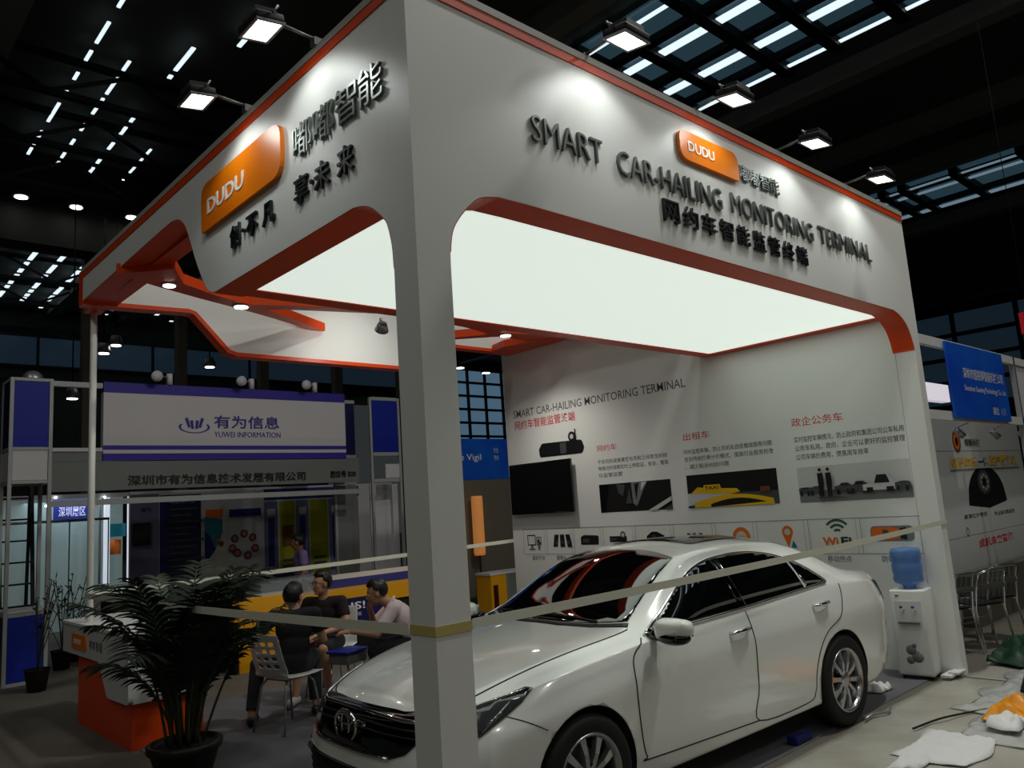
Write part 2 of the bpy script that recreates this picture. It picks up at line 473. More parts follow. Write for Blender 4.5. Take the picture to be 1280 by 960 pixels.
openL = [(TH, 3.0)]+arc_pts([(.192, 3.02), (.20, 3.125), (.232, 3.238), (.271, 3.288), (.354, 3.36), (.435, 3.40), (.54, 3.425)])+[(1.12, 3.425), (2.30, 3.425)] \
    + arc_pts([(2.37, 3.425), (2.47, 3.46), (2.56, 3.55), (2.70, 3.745), (2.82, 3.945), (2.92, 4.09), (3.04, 4.17), (3.2, 4.205)])+[(3.45, 4.205), (5.70, 4.17)]
side = MB().prism([(TH+.001, BH), (5.70, BH)]+openL[::-1], 'X', 0, TH).build('side_fascia', 'booth_white', stand, True)
# orange reveals under the openings
def reveal(line, axis, lo, hi, inside, t=.006):
    A = []
    n = len(line)
    for i, p in enumerate(line):
        a = line[max(i-1, 0)]; b = line[min(i+1, n-1)]
        d = Vector((b[0]-a[0], b[1]-a[1])).normalized(); nn = Vector((d.y, -d.x))*inside
        A.append((p[0]+nn.x*t, p[1]+nn.y*t))
    m = MB()
    for i in range(n-1):
        m.prism([line[i], line[i+1], A[i+1], A[i]], axis, lo, hi)
    return m
rv = [p for p in openR if p[1] > 3.06]
reveal(rv, 'Y', .002, TH+.02, 1).build('orange_reveal', 'orange', front, True)
reveal(openL, 'X', .002, TH+.02, 1).build('orange_reveal', 'orange', side, True)
# orange stripe and pale rim along the top edge
m = MB(); m.box((-.006, -.008, 4.408), (6.092, -.0005, 4.462)); m.build('orange_stripe', 'orange', front, True)
m = MB(); m.box((-.008, -.008, 4.408), (-.0005, 5.70, 4.462)); m.build('orange_stripe', 'orange', side, True)
m = MB(); m.box((-.012, -.012, 4.464), (6.095, .10, 4.508)); m.build('top_rim', 'rim_grey', front, True)
m = MB(); m.box((-.012, .101, 4.464), (.10, 5.71, 4.508)); m.build('top_rim', 'rim_grey', side, True)
# rear beam, stepped like the side fascia
back_line = [(TH+.002, 4.18), (1.06, 4.21), (1.14, 4.19), (1.52, 3.79), (1.60, 3.765), (3.95, 3.765), (4.03, 3.79), (4.40, 4.12), (4.48, 4.145), (5.945, 4.145)]
rear = MB().prism([(TH+.002, BH), (5.945, BH)]+back_line[::-1], 'Y', 5.70, 5.85).build('rear_beam', 'booth_white', stand, True)
reveal(back_line, 'Y', 5.69, 5.855, 1, .045).build('orange_reveal', 'orange', rear, True)
m = MB(); m.prism([(0, 4.13), (0, BH), (TH, BH), (TH, 4.13)], 'Y', 5.701, 5.85); m.box((.10, 5.8505, 4.13), (.26, 6.06, 4.3)); m.build('rear_corner_block', 'orange', stand, True)
MB().cyl((.185, 6.0, 0), (.185, 6.0, 4.135), .033, 16).build('rear_pole', 'booth_white', stand, True)
# side wall that carries the printed pictures
gw = thing('picture_wall', 'white stand wall printed with car pictures and text behind the car', 'wall panel', (6.02, 3, 0))
MB().box((5.95, TH+.003, 0), (6.09, 6.0, BH)).build('wall_panel', 'booth_white', gw, True)
# lit ceiling box
lb = MB()
lb.box((TH+.003, TH+.003, 3.442), (5.945, 2.37, 3.75)); lbo = lb.build('light_box', 'booth_white', stand, True)
fr = MB()
for b in (((TH+.003, TH+.022, 3.428), (5.945, .206, 3.441)), ((TH+.022, 2.205, 3.428), (5.945, 2.37, 3.441)), ((TH+.022, .206, 3.428), (.226, 2.205, 3.441)), ((5.79, .206, 3.428), (5.945, 2.205, 3.441))):
    fr.box(*b)
fr.build('orange_border', 'orange', lbo, True)
MB().box((.228, .208, 3.434), (5.788, 2.203, 3.4405)).build('light_panel', 'light_panel', lbo, True)
# open orange ceiling lattice in the rear bay
def strip(pts, w, z0, z1, m=None):
    m = m or MB()
    P = [Vector((p[0], p[1])) for p in pts]; L = []; Rr = []
    for i, p in enumerate(P):
        d = (P[min(i+1, len(P)-1)]-P[max(i-1, 0)]).normalized(); nn = Vector((-d.y, d.x))
        ww = w[i] if isinstance(w, (list, tuple)) else w
        L.append(p+nn*ww/2); Rr.append(p-nn*ww/2)
    for i in range(len(P)-1):
        m.prism([L[i], L[i+1], Rr[i+1], Rr[i]], 'Z', z0, z1)
    return m
strip([(.16, 4.30), (.5, 4.62), (.95, 4.85), (1.40, 5.03), (1.9, 5.27), (2.68, 5.70)], [.55, .26, .2, .2, .16, .12], 4.12, 4.22).build('ceiling_rib', 'orange', stand, True)
strip([(1.40, 5.03), (1.9, 4.80), (3.1, 4.42), (4.2, 4.6), (4.96, 4.80), (5.75, 4.72)], [.2, .18, .2, .2, .24, .5], 4.115, 4.215).build('ceiling_rib', 'orange', stand, True)
strip([(4.96, 4.80), (4.5, 5.26), (4.1, 5.70)], [.2, .14, .12], 4.12, 4.22).build('ceiling_rib', 'orange', stand, True)
m = MB(); m.box((TH+.003, 2.371, 4.17), (.34, 5.69, 4.24)); m.build('ceiling_rib', 'orange', stand, True)
m = MB(); m.prism([(5.55, 4.9), (5.945, 4.4), (5.945, 5.69), (5.50, 5.69), (5.42, 5.35)], 'Z', 4.10, 4.2); m.build('ceiling_rib', 'orange', stand, True)
m = MB(); m.box((5.62, 2.371, 4.10), (5.945, 4.6, 4.2)); m.build('ceiling_rib', 'orange', stand, True)
def recessed(x, y, z, r, pw, tgt=None):
    o = MB().lathe([(r*1.3, 0), (r*1.3, .012), (r*.9, .05)], (x, y, z-.012), n=18).build('downlight_ring', 'aluminium', stand, True)
    MB().lathe([(r, -.004), (r, .004)], (x, y, z-.014), n=18).build('downlight_lens', 'spot_face', o, True)
    lamp('SPOT', 'downlight_beam', (x, y, z-.03), pw, (x, y, 0), (1, .96, .88), .04, R_(125), .8)
recessed(.47, 4.60, 4.12, .055, 8); recessed(1.36, 5.02, 4.12, .07, 6); recessed(4.96, 4.80, 4.115, .07, 110)
o = MB().cyl((2.96, 4.78, 4.115), (2.96, 4.78, 4.05), .02, 8).build('spotlight_stem', 'aluminium', stand, True)
MB().lathe([(.05, .10), (.085, .0)], (0, 0, 0), n=18).build('spotlight_can', 'aluminium', o, False)
c = bpy.data.objects[o.name].children[0]
c.location = Vector((2.96, 4.78, 3.97))-Vector(stand.location); c.rotation_euler = (R_(48), 0, R_(-20))
l = MB().lathe([(.075, -.004), (.075, .004)], (0, 0, 0), n=18).build('spotlight_lens', 'lamp_face', o); l.location = c.location; l.rotation_euler = c.rotation_euler
lamp('SPOT', 'spotlight_beam', (2.98, 4.85, 3.95), 14, (3.0, 5.75, 3.75), (1, .98, .92), .05, R_(120), .7)

# ---- raised writing on the fascias
XR = Vector((1, 0, 0)); XL = Vector((0, -1, 0))
def rline(t, x0, x1, z, h, m, d=.018, bold=0.0, p=front, **k): return write(t, (x0, -.001, z), XR, x1-x0, h, m, p, d, bold, letters=True, **k)
def lline(t, y0, y1, z, h, m, d=.018, bold=0.0, p=side, **k): return write(t, (-.001, y0, z), XL, y0-y1, h, m, p, d, bold, letters=True, **k)
def chars(fn, t, xs, w, z, h, m, **k):
    for ch, x in zip(t, xs): fn(ch, x, x+w if fn is rline else x-w, z, h, m, **k)
def raised(fn, *a, **k):
    for o in (fn(*a, **k)): o.name = 'letter'
for t, a, b, z in (('SMART', .82, 1.41, 3.812), ('CAR-HAILING', 1.55, 2.70, 3.80), ('MONITORING', 2.83, 4.06, 3.815), ('TERMINAL', 4.17, 5.18, 3.83)):
    raised(rline, t, a, b, z, .155, 'steel_letter', bold=-.010)
for i, ch in enumerate('网约车智能监管终端'):
    x = 1.985+i*.2195
    raised(rline, ch, x, x+.168, 3.585, .150, 'dark_letter', bold=.006, res=2)
for i, ch in enumerate('嘟嘟智能'):
    x = 2.985+i*.148
    raised(rline, ch, x, x+.138, 4.105, .125, 'silver_letter', bold=.0, res=2)
for i, ch in enumerate('嘟嘟智能'):
    y = 1.150-i*.243
    raised(lline, ch, y, y-.222, 3.915, .205, 'silver_letter', bold=-.004, res=2)
for ch, y, w, h, dz in (('创', 2.065, .15, .155, 0), ('·', 1.875, .03, .03, .06), ('不', 1.815, .16, .145, 0), ('凡', 1.575, .16, .145, 0), ('享', 1.155, .165, .165, 0), ('·', .965, .03, .03, .065), ('未', .915, .165, .16, 0), ('来', .665, .165, .16, -.01)):
    raised(lline, ch, y, y-w, 3.635+dz, h, 'dark_letter', bold=.008, res=2)
# ---- orange plates
def rounded(pts_r, n=6):
    """polygon with each corner (u, v, radius) rounded"""
    out = []; N = len(pts_r)
    for i, (u, v, r) in enumerate(pts_r):
        a = Vector(pts_r[i-1][:2]); b = Vector((u, v)); c = Vector(pts_r[(i+1) % N][:2])
        d0 = (a-b).normalized(); d1 = (c-b).normalized()
        if r <= 0: out.append((u, v)); continue
        ang = d0.angle(d1); t = r/math.tan(ang/2)
        p0 = b+d0*t; p1 = b+d1*t
        for k in range(n+1):
            s_ = k/n; out.append(tuple((1-s_)**2*p0+2*s_*(1-s_)*b+s_*s_*p1))
    return out
pl = MB().prism(rounded([(2.225, 4.075, .085), (2.955, 4.075, .02), (2.955, 4.29, .09), (2.225, 4.29, .075)]), 'Y', -.03, -.001).build('sign_plate', 'orange_plate', front, True)
bevel_mod(pl, .006)
write('DUDU', (2.315, -.0305, 4.145), XR, .32, .075, 'white_letter', pl, .004, .02)
pl2 = MB().prism(rounded([(2.515, 3.885, .02), (2.515, 4.235, .10), (1.285, 4.235, .12), (1.285, 3.885, .12)]), 'X', -.03, -.001).build('sign_plate', 'orange_plate', side, True)
bevel_mod(pl2, .006)
write('DUDU', (-.0305, 2.40, 3.99), XL, .60, .112, 'white_letter', pl2, .004, .02)
for o in list(bpy.data.objects):
    if o.name.startswith('lettering') and o.parent in (pl, pl2): o['label'] = 'white DUDU lettering'

# ---- floodlights on arms along the top edges
def flood(kind, u, label):
    t = thing('floodlight', label, 'floodlight', (u, -.30, 4.47) if kind == 'R' else (-.33, u, 4.49), 0 if kind == 'R' else -pi/2, 'floodlights over the fascias')
    # local: +y towards the fascia
    b = MB(); b.boxr((-.115, -.085, .0), (.115, .085, .05), .012); b.prism([(-.07, .05), (-.06, .09), (.06, .09), (.07, .05)], 'X', -.08, .08)
    h = b.build('lamp_housing', 'dark_metal', t)
    g = MB(); g.box((-.098, -.07, -.006), (.098, .07, .001)); l = g.build('lamp_face', 'lamp_face', t)
    rim = MB()
    for q in (((-.115, -.085, -.010), (.115, -.070, .002)), ((-.115, .070, -.010), (.115, .085, .002)), ((-.115, -.07, -.010), (-.098, .07, .002)), ((.098, -.07, -.010), (.115, .07, .002))): rim.box(*q)
    r = rim.build('lamp_rim', 'grey_metal', t)
    a = MB(); a.tube([(-.135, 0, .03), (-.135, .03, .08), (.135, .03, .08), (.135, 0, .03)], .008, 6); br = a.build('bracket', 'grey_metal', t)
    for x in (h, l, r): x.rotation_euler.x = R_(9)
    a = MB(); a.cyl((0, .03, .08), (0, .37, .062), .010, 8); a.box((-.025, .305, .0395 if kind == 'R' else .0195), (.025, .375, .068)); a.build('arm', 'grey_metal', t)
    L = lamp('SPOT', 'floodlight_beam', (0, 0, 0), FLOOD_W if kind == 'R' else FLOOD_W*1.3, None, (.94, 1, .97), .09, R_(124), .3)
    L.location = wm(t) @ Vector((0, .01, -.03)); tg = wm(t) @ Vector((0, .36, -.90))
    L.rotation_euler = (tg-L.location).to_track_quat('-Z', 'Y').to_euler()
FLOOD_W = 7.5
for x, l in ((1.37, 'floodlight on the front fascia nearest the corner post'), (2.53, 'floodlight above the orange plate of the front fascia'), (3.68, 'floodlight over the middle word of the front fascia'), (4.9, 'floodlight at the far end of the front fascia')):
    flood('R', x, l)
for y, l in ((.87, 'floodlight on the side fascia nearest the corner post'), (1.80, 'floodlight on the side fascia farther from the corner post')):
    flood('L', y, l)

# ---- printed pictures and writing on the picture wall
for n_, c_ in (('ink_grey', (96, 98, 98)), ('ink_red', (206, 40, 52)), ('ink_dark', (40, 42, 42)), ('ink_line', (146, 148, 148)), ('print_black', (18, 18, 20)), ('print_grey', (120, 122, 122)), ('print_light', (205, 206, 204)),
               ('print_mid', (72, 74, 76)), ('taxi_yellow', (236, 184, 26)), ('print_orange', (232, 112, 22)), ('print_green', (44, 92, 54)), ('print_blue', (40, 96, 190)), ('print_teal', (18, 130, 150)),
               ('print_brown', (110, 66, 44)), ('print_purple', (64, 44, 140)), ('print_navy', (20, 28, 110)), ('print_sky', (120, 150, 210)), ('print_pink', (190, 120, 120)), ('print_cream', (216, 206, 190)), ('yellow', (226, 170, 10))):
    mat(n_, s(*c_), .5)
WX = 5.949
def wtext(t, y0, y1, z, h, m, bold=0.0, name='lettering'):
    return write(t, (WX, y0, z), XL, y0-y1, h, m, gw, .0, bold, name=name, res=2)
for a, b, z in (('SMART', 0, 0), ):
    pass
o = wtext('SMART CAR-HAILING MONITORING TERMINAL', 5.82, 2.69, 3.125, .115, 'ink_grey', .006)
o = wtext('网约车智能监管终端', 5.80, 4.56, 2.945, .135, 'ink_red', .01)
wtext('网约车', 4.20, 3.86, 2.47, .085, 'ink_red', .004); wtext('出租车', 2.80, 2.42, 2.47, .09, 'ink_red', .004); wtext('政企公务车', 1.375, .80, 2.47, .095, 'ink_red', .004)
for i, (t, e) in enumerate((('不良司机或者乘客与司机之间发生纠纷', 3.06), ('等情况时视频实时上传取证，安全、智能', 3.05), ('化监管运营', 3.80))): wtext(t, 4.21, e, 2.30-i*.09, .058, 'ink_dark', .004)
for i, (t, e) in enumerate((('时时监控车辆，防止司机私自拒载绕路等问题', 1.63), ('告别传统打表计价模式，提高行业服务形象', 1.62), ('，减少投诉纠纷问题', 2.20))): wtext(t, 2.81, e, 2.30-i*.09, .06, 'ink_dark', .004)
for i, (t, e) in enumerate((('实时监控车辆情况，防止政府和集团公司公车私用', .21), ('公务车私用。政府，企业可以更好的监控管理', .21), ('公司车辆的费用，提高用车效率', .58))): wtext(t, 1.365, e, 2.295-i*.095, .065, 'ink_dark', .004)
# ruled row of small icons
ln = Print((WX, 5.77, 0), XL)
ln.rect(0, 1.468, 5.59, 1.475, 'ink_line'); ln.rect(0, 1.112, 5.59, 1.118, 'ink_line')
CELLS = [5.77, 5.28, 4.75, 4.21, 3.66, 3.06, 2.46, 1.92, 1.31, .75, .18]
for i, y in enumerate(CELLS):
    ln.rect(5.77-y-.004, 1.115, 5.77-y+.002, 1.475, 'ink_line')
    if 0 < i < 10: ln.rect(5.77-y-.05, 1.115, 5.77-y-.046, 1.475, 'ink_line')
ln.build('ruled_frame', gw)
for i, t in enumerate(('监控平台', '摄像头', '主机', '录像机', '报警器', '采集仪', '调度', '定位', '移动热点', '防碰撞')):
    wtext(t, CELLS[i]-.16, CELLS[i]-.16-.085*len(t)*.75, 1.03, .065, 'ink_dark', .003)
def icon(y): return Print((WX, y, 1.30), XL)
p = icon(5.56); p.frame(-.13, -.06, .04, .09, .015, 'print_black').rect(-.06, -.10, -.02, -.06, 'ink_grey').rect(-.10, -.12, .02, -.105, 'ink_grey')
p.frame(.06, -.05, .16, .06, .012, 'print_mid').shape([(.07, .0), (.11, .04), (.15, -.03), (.11, -.04)], 'print_mid').rect(.09, -.11, .13, -.06, 'ink_grey').build('printed_icon', gw)
p = icon(4.98)
for u in (-.12, 0, .12): p.shape([(u-.045+.2*u, -.085), (u+.045+.2*u, -.085), (u+.04-.1*u, .085), (u-.04-.1*u, .085)], 'print_black').rect(u-.018, -.05, u+.018, .0, 'print_mid')
p.build('printed_icon', gw)
p = icon(4.47); p.shape(rounded([(-.16, -.06, .02), (.16, -.06, .02), (.17, .06, .03), (-.1, .07, .03), (-.16, .04, .02)]), 'print_black').rect(-.12, -.03, .0, .02, 'print_mid').build('printed_icon', gw)
p = icon(3.94); p.rect(-.17, -.03, .12, .045, 'print_black').disc(.06, .06, .045, 'print_mid').disc(.06, .06, .025, 'print_light').rect(-.15, -.01, -.05, .02, 'print_mid').build('printed_icon', gw)
p = icon(3.36); p.shape([(-.15, -.03), (.15, -.03), (.14, .04), (.03, .09), (-.05, .09), (-.13, .04)], 'print_black').disc(-.02, .02, .03, 'print_mid').build('printed_icon', gw)
p = icon(2.77); p.rect(-.15, -.03, .15, .03, 'print_black').build('printed_icon', gw)
for u in (-.11, -.03, .06): Print((WX, 2.77-u, 1.33), XL, gap=.002).rect(0, 0, .05, .03, 'print_mid').build('printed_icon', gw)
p = icon(2.14); p.disc(0, .0, .115, 'print_orange').disc(0, .0, .07, 'print_light').text('DUDU', -.05, -.02, .1, .04, 'print_orange', .02).build('printed_icon', gw)
p = icon(1.57); p.shape([(0, -.12)]+[(.065*cos(a), .05+.065*sin(a)) for a in [-.6+i*(pi+1.2)/14 for i in range(15)]], 'print_orange').disc(0, .05, .035, 'print_light').shape([(.03, -.12), (.1, -.12), (.06, -.04)], 'print_teal').build('printed_icon', gw)
p = icon(1.01)
for r in (.05, .10, .15): p.ring(0, .02, r, .024, 'print_green', R_(40), R_(140))
p.text('Wi', -.17, -.10, .17, .085, 'print_orange', .03).text('Fi', .03, -.10, .11, .085, 'ink_dark', .03).build('printed_icon', gw)
p = icon(.45); p.shape(rounded([(-.22, -.065, .05), (.2, -.065, .05), (.2, .085, .05), (-.22, .085, .05)]), 'print_grey').shape(rounded([(-.21, -.055, .04), (.02, -.05, .02), (.02, .07, .02), (-.21, .075, .04)]), 'print_orange').rect(-.05, -.04, .06, .06, 'print_orange')
p.shape([(.07, -.04), (.13, -.05), (.13, .07), (.07, .06)], 'print_black').shape([(-.1, -.03), (-.04, -.02), (-.04, .04), (-.1, .05)], 'print_mid').build('printed_icon', gw)
# printed mirror recorder above the screen
p = Print((WX, 4.87, 2.56), XL); p.shape(rounded([(-.44, -.07, .05), (.40, -.08, .06), (.44, .0, .03), (.40, .11, .06), (-.38, .13, .06), (-.45, .05, .03)]), 'print_black').rect(-.02, -.05, .1, .10, 'print_mid')
p.disc(.22, .17, .07, 'print_black').disc(.22, .17, .035, 'print_light').shape([(.27, .11), (.31, .11), (.30, .27), (.28, .27)], 'print_black').build('printed_recorder', gw)
# printed photographs
p = Print((WX, 4.22, 1.657), XL); p.rect(0, 0, 1.17, .37, 'print_black').shape([(0, .37), (.18, .37), (.12, .15), (.08, 0), (0, 0)], 'gloss_black').shape([(.30, .37), (.45, .34), (.40, .2), (.33, .24)], 'print_mid')
p.shape([(.55, .37), (.82, .37), (.74, .26), (.62, .06), (.56, .1)], 'print_grey').shape([(.60, .34), (.68, .36), (.62, .14)], 'print_black').shape([(.72, .36), (.80, .36), (.70, .25)], 'print_light')
p.shape([(.80, 0), (1.17, .16), (1.17, .11), (.93, 0)], 'print_light').shape([(1.03, .0), (1.17, .0), (1.17, .06)], 'print_mid').shape([(.45, .1), (.52, .3), (.55, .1)], 'print_mid').build('printed_photo', gw)
p = Print((WX, 2.81, 1.658), XL); p.rect(0, 0, 1.195, .39, 'print_black').rect(0, 0, 1.195, .15, 'print_mid').shape([(0, .0), (.5, .0), (.6, .14), (.5, .17), (0, .17)], 'print_light').shape([(.05, .17), (.15, .24), (.3, .22), (.68, .2), (.72, .16), (.6, .14)], 'taxi_yellow')
p.shape([(.22, .19), (.24, .26), (.46, .26), (.48, .19)], 'taxi_yellow').text('TAXI', .25, .205, .19, .04, 'print_black', .02)
p.shape([(.08, 0)]+[(.08+1.05*i/12, .135*sin(pi*(.12+.72*i/12))) for i in range(13)]+[(1.14, 0)], 'taxi_yellow').shape([(.32, 0)]+[(.32+.72*i/10, .09*sin(pi*(.12+.76*i/10))) for i in range(11)], 'print_black').shape([(0, 0), (.1, 0), (.08, .03), (0, .02)], 'print_navy')
p.rect(.98, .14, 1.1, .2, 'print_brown').build('printed_photo', gw)
p = Print((WX, 1.374, 1.652), XL); p.rect(0, 0, 1.173, .375, 'print_light').rect(0, 0, 1.173, .12, 'print_grey')
for u, w in ((.0, .14), (.12, .16), (.40, .2), (.55, .22), (.70, .36), (1.02, .153)):
    q = w*.42; p.shape([(u, .09), (u, .15), (u+w*.25, .16), (u+w*.38, .10+q), (u+w*.72, .10+q), (u+w*.9, .16), (u+w, .14), (u+w, .09)], 'print_mid' if w < .3 else 'print_light'); p.rect(u+w*.1, .07, u+w*.28, .12, 'print_black').rect(u+w*.65, .07, u+w*.85, .12, 'print_black').shape([(u+w*.33, .16), (u+w*.42, .09+q), (u+w*.68, .09+q), (u+w*.76, .16)], 'print_black')
for u in (.27, .36):
    p.disc(u, .335, .018, 'print_black').shape([(u-.03, .30), (u+.03, .30), (u+.035, .2), (u+.025, .12), (u+.02, .03), (u+.003, .03), (u, .12), (u-.005, .03), (u-.022, .03), (u-.028, .18)], 'print_black')
p.shape([(.22, .05), (.46, .05), (.58, .03), (.24, .03)], 'print_mid').build('printed_photo', gw)
# flat screen hung on the wall
tv = thing('flat_screen_tv', 'black flat screen television hung at the left of the picture wall', 'television', (5.9, 5.27, 1.69))
b = MB(); b.boxr((5.862, 4.64, 1.69), (5.90, 5.90, 2.425), .004); b.build('bezel', 'gloss_black', tv, True)
MB().box((5.8605, 4.655, 1.71), (5.8622, 5.885, 2.41)).build('screen', 'screen_black', tv, True)
MB().box((5.90, 5.0, 1.85), (5.9485, 5.5, 2.25)).build('wall_bracket', 'dark_metal', tv, True)
# booth carpet
tag(MB().box((.205, .20, .0), (5.94, 5.74, .006)).build('stand_carpet', 'carpet'), 'grey carpet laid under the car and the palm', 'carpet')
# ------------------------------------------------------------------ the car
mat('car_paint', s(245, 247, 241), .18, coat=1.0, spec=.8)
mat('car_glass', s(5, 7, 8), .03, coat=1.0, spec=.9, ior=1.7)
mat('car_gap', s(22, 22, 22), .6)
mat('tyre', s(20, 20, 20), .75)
mat('rim_alloy', s(186, 188, 190), .22, metal=.85)
mat('lamp_glass', s(120, 124, 126), .06, metal=.7, coat=1)
mat('lamp_dark', s(84, 88, 90), .12, metal=.5, coat=1)
mat('tail_red', s(60, 12, 14), .12, coat=1)
mat('well_black', s(8, 8, 8), .9)
CAR_O = Vector((4.010, 1.036, .006)); CAR_H = 3.0984; CAR_S = 1.007
car = thing('car', 'white sedan car parked under the stand canopy', 'car', CAR_O, CAR_H)
def interp(tab):
    xs = sorted(tab); ys = [tab[x] for x in xs]; n = len(xs)
    d = [(ys[i+1]-ys[i])/(xs[i+1]-xs[i]) for i in range(n-1)]
    m = [d[0]]+[0 if d[i-1]*d[i] <= 0 else 2*d[i-1]*d[i]/(d[i-1]+d[i]) for i in range(1, n-1)]+[d[-1]]
    def f(x):
        x = min(max(x, xs[0]), xs[-1])
        for i in range(n-1):
            if x <= xs[i+1]: break
        h = xs[i+1]-xs[i]; t = (x-xs[i])/h
        return (2*t**3-3*t*t+1)*ys[i]+(t**3-2*t*t+t)*h*m[i]+(-2*t**3+3*t*t)*ys[i+1]+(t**3-t*t)*h*m[i+1]
    return f
zs = interp({-1.09: .96, -1.0: 1.035, -.8: 1.06, -.6: 1.085, -.45: 1.125, -.25: 1.215, 0: 1.315, .3: 1.385, .6: 1.408, 1.0: 1.412, 1.25: 1.40, 1.5: 1.345, 1.8: 1.205, 2.1: 1.045, 2.25: 1.005, 2.6: .975, 3.0: .925, 3.3: .855, 3.5: .795, 3.62: .755, 3.70: .70, 3.755: .62})
cr = interp({-1.09: .02, -.8: .03, -.6: .035, -.25: .07, .0: .075, .6: .065, 1.2: .062, 1.5: .06, 1.8: .06, 2.1: .055, 2.3: .05, 3.0: .05, 3.5: .04, 3.755: .015})
yr = interp({-1.09: .56, -1.0: .66, -.8: .68, -.6: .675, -.25: .63, 0: .59, .3: .565, .7: .555, 1.2: .56, 1.5: .595, 1.8: .65, 2.1: .70, 2.3: .70, 2.6: .69, 3.0: .67, 3.3: .62, 3.5: .54, 3.62: .45, 3.70: .33, 3.755: .16})
y6 = interp({-1.09: .60, -1.0: .73, -.8: .79, -.6: .82, -.3: .845, .3: .86, 2.2: .862, 2.6: .855, 3.0: .825, 3.3: .75, 3.5: .655, 3.62: .55, 3.70: .41, 3.755: .20})
z6 = interp({-1.09: .90, -1.0: .965, -.6: 1.005, -.2: 1.02, .3: .998, 1.2: .968, 2.1: .955, 2.6: .915, 3.0: .86, 3.3: .795, 3.5: .735, 3.62: .695, 3.70: .645, 3.755: .575})
y5 = interp({-1.09: .66, -1.0: .79, -.8: .865, -.6: .893, -.3: .908, 0: .915, .5: .905, 2.2: .905, 2.775: .915, 3.0: .905, 3.3: .86, 3.5: .77, 3.62: .66, 3.70: .51, 3.755: .28})
z5 = interp({-1.09: .74, -.6: .80, .3: .80, 2.2: .76, 3.0: .70, 3.5: .61, 3.755: .52})
k4 = interp({-1.09: .985, .6: .99, 3.2: .995, 3.755: 1.05})
y2 = interp({-1.09: .62, -1.0: .74, -.6: .85, 0: .87, 3.0: .87, 3.3: .83, 3.5: .75, 3.62: .64, 3.70: .50, 3.755: .27})
zb = interp({-1.09: .30, -.8: .24, -.4: .19, 3.2: .17, 3.6: .19, 3.755: .26})
def section(x):
    Y6, Z6, Y5, Z5, ZB, Y2 = y6(x), z6(x), y5(x), z5(x), zb(x), y2(x)
    zr, yR, c = zs(x), yr(x), cr(x)
    P = [(0, ZB), (Y2*.75, ZB), (Y2, ZB+.035), (Y5*.985, ZB+.16), (Y5*k4(x), (ZB+.16+Z5)/2+.02), (Y5, Z5), (Y5*.45+Y6*.55, Z5*.35+Z6*.65), (Y6, Z6)]
    for t in (.16, .5, .80):
        bow = .03*sin(pi*t)*min(1, (zr-Z6)*3) if zr > Z6 else 0
        P.append((Y6+(yR-Y6)*t+bow, Z6+(zr-Z6)*t))
    P += [(yR, zr), (yR*.86, zr+c*.30), (yR*.55, zr+c*.70), (yR*.25, zr+c*.94), (0, zr+c)]
    return P
XS = [-1.09, -1.075, -1.03, -.95, -.8, -.65, -.5, -.35, -.2, 0, .2, .4, .7, 1.0, 1.2, 1.35, 1.5, 1.65, 1.8, 1.95, 2.08, 2.18, 2.3, 2.5, 2.75, 3.0, 3.2, 3.35, 3.5, 3.58, 3.65, 3.70, 3.735, 3.755]
def car_body():
    bm = bmesh.new(); rows = []
    for x in XS:
        P = section(x)
        L = [bm.verts.new((x, y, z)) for y, z in P]
        Rr = [L[0]]+[bm.verts.new((x, -y, z)) for y, z in P[1:-1]]+[L[-1]]
        rows.append((L, Rr))
    cl = bm.edges.layers.float.new('crease_edge')
    for (L, Rr), (L2, R2) in zip(rows, rows[1:]):
        for i in range(len(L)-1):
            bm.faces.new([L[i], L2[i], L2[i+1], L[i+1]]); bm.faces.new([Rr[i+1], R2[i+1], R2[i], Rr[i]])
    for L, Rr in (rows[0], rows[-1]):
        # closing faces: strips between the two halves
        n = len(L)
        for i in range(n-1):
            vs = [L[i], L[i+1], Rr[i+1], Rr[i]]
            u = []
            for v in vs:
                if v not in u: u.append(v)
            bm.faces.new(u)
    bmesh.ops.recalc_face_normals(bm, faces=bm.faces[:])
    def crease(idx, val, x0, x1):
        for (L, Rr), (L2, R2) in zip(rows, rows[1:]):
            if x0 <= L[0].co.x <= x1:
                for A, B in ((L, L2), (Rr, R2)):
                    e = bm.edges.get((A[idx], B[idx]))
                    if e: e[cl] = val
    crease(7, .45, -1.0, 3.4); crease(5, .35, -1.0, 3.3); crease(11, .35, -.5, 2.0); crease(2, .5, -1, 3.6); crease(9, .0, 0, 0)
    crease(11, .25, 2.3, 3.5)
    me = bpy.data.meshes.new('body'); bm.to_mesh(me); bm.free()
    for f in me.polygons: f.use_smooth = True
    return me
def evaluated(me, mods):
    o = bpy.data.objects.new('tmp', me); COL.objects.link(o)
    for fn in mods: fn(o)
    dg = bpy.context.evaluated_depsgraph_get(); dg.update()
    ev = o.evaluated_get(dg)
    out = bpy.data.meshes.new_from_object(ev, depsgraph=dg)
    bpy.data.objects.remove(o)
    return out
def sub2(o):
    m = o.modifiers.new('s', 'SUBSURF'); m.levels = 3; m.render_levels = 3
body_me = evaluated(car_body(), [sub2])
WHEELS = [(2.775, .345), (0.0, .345)]
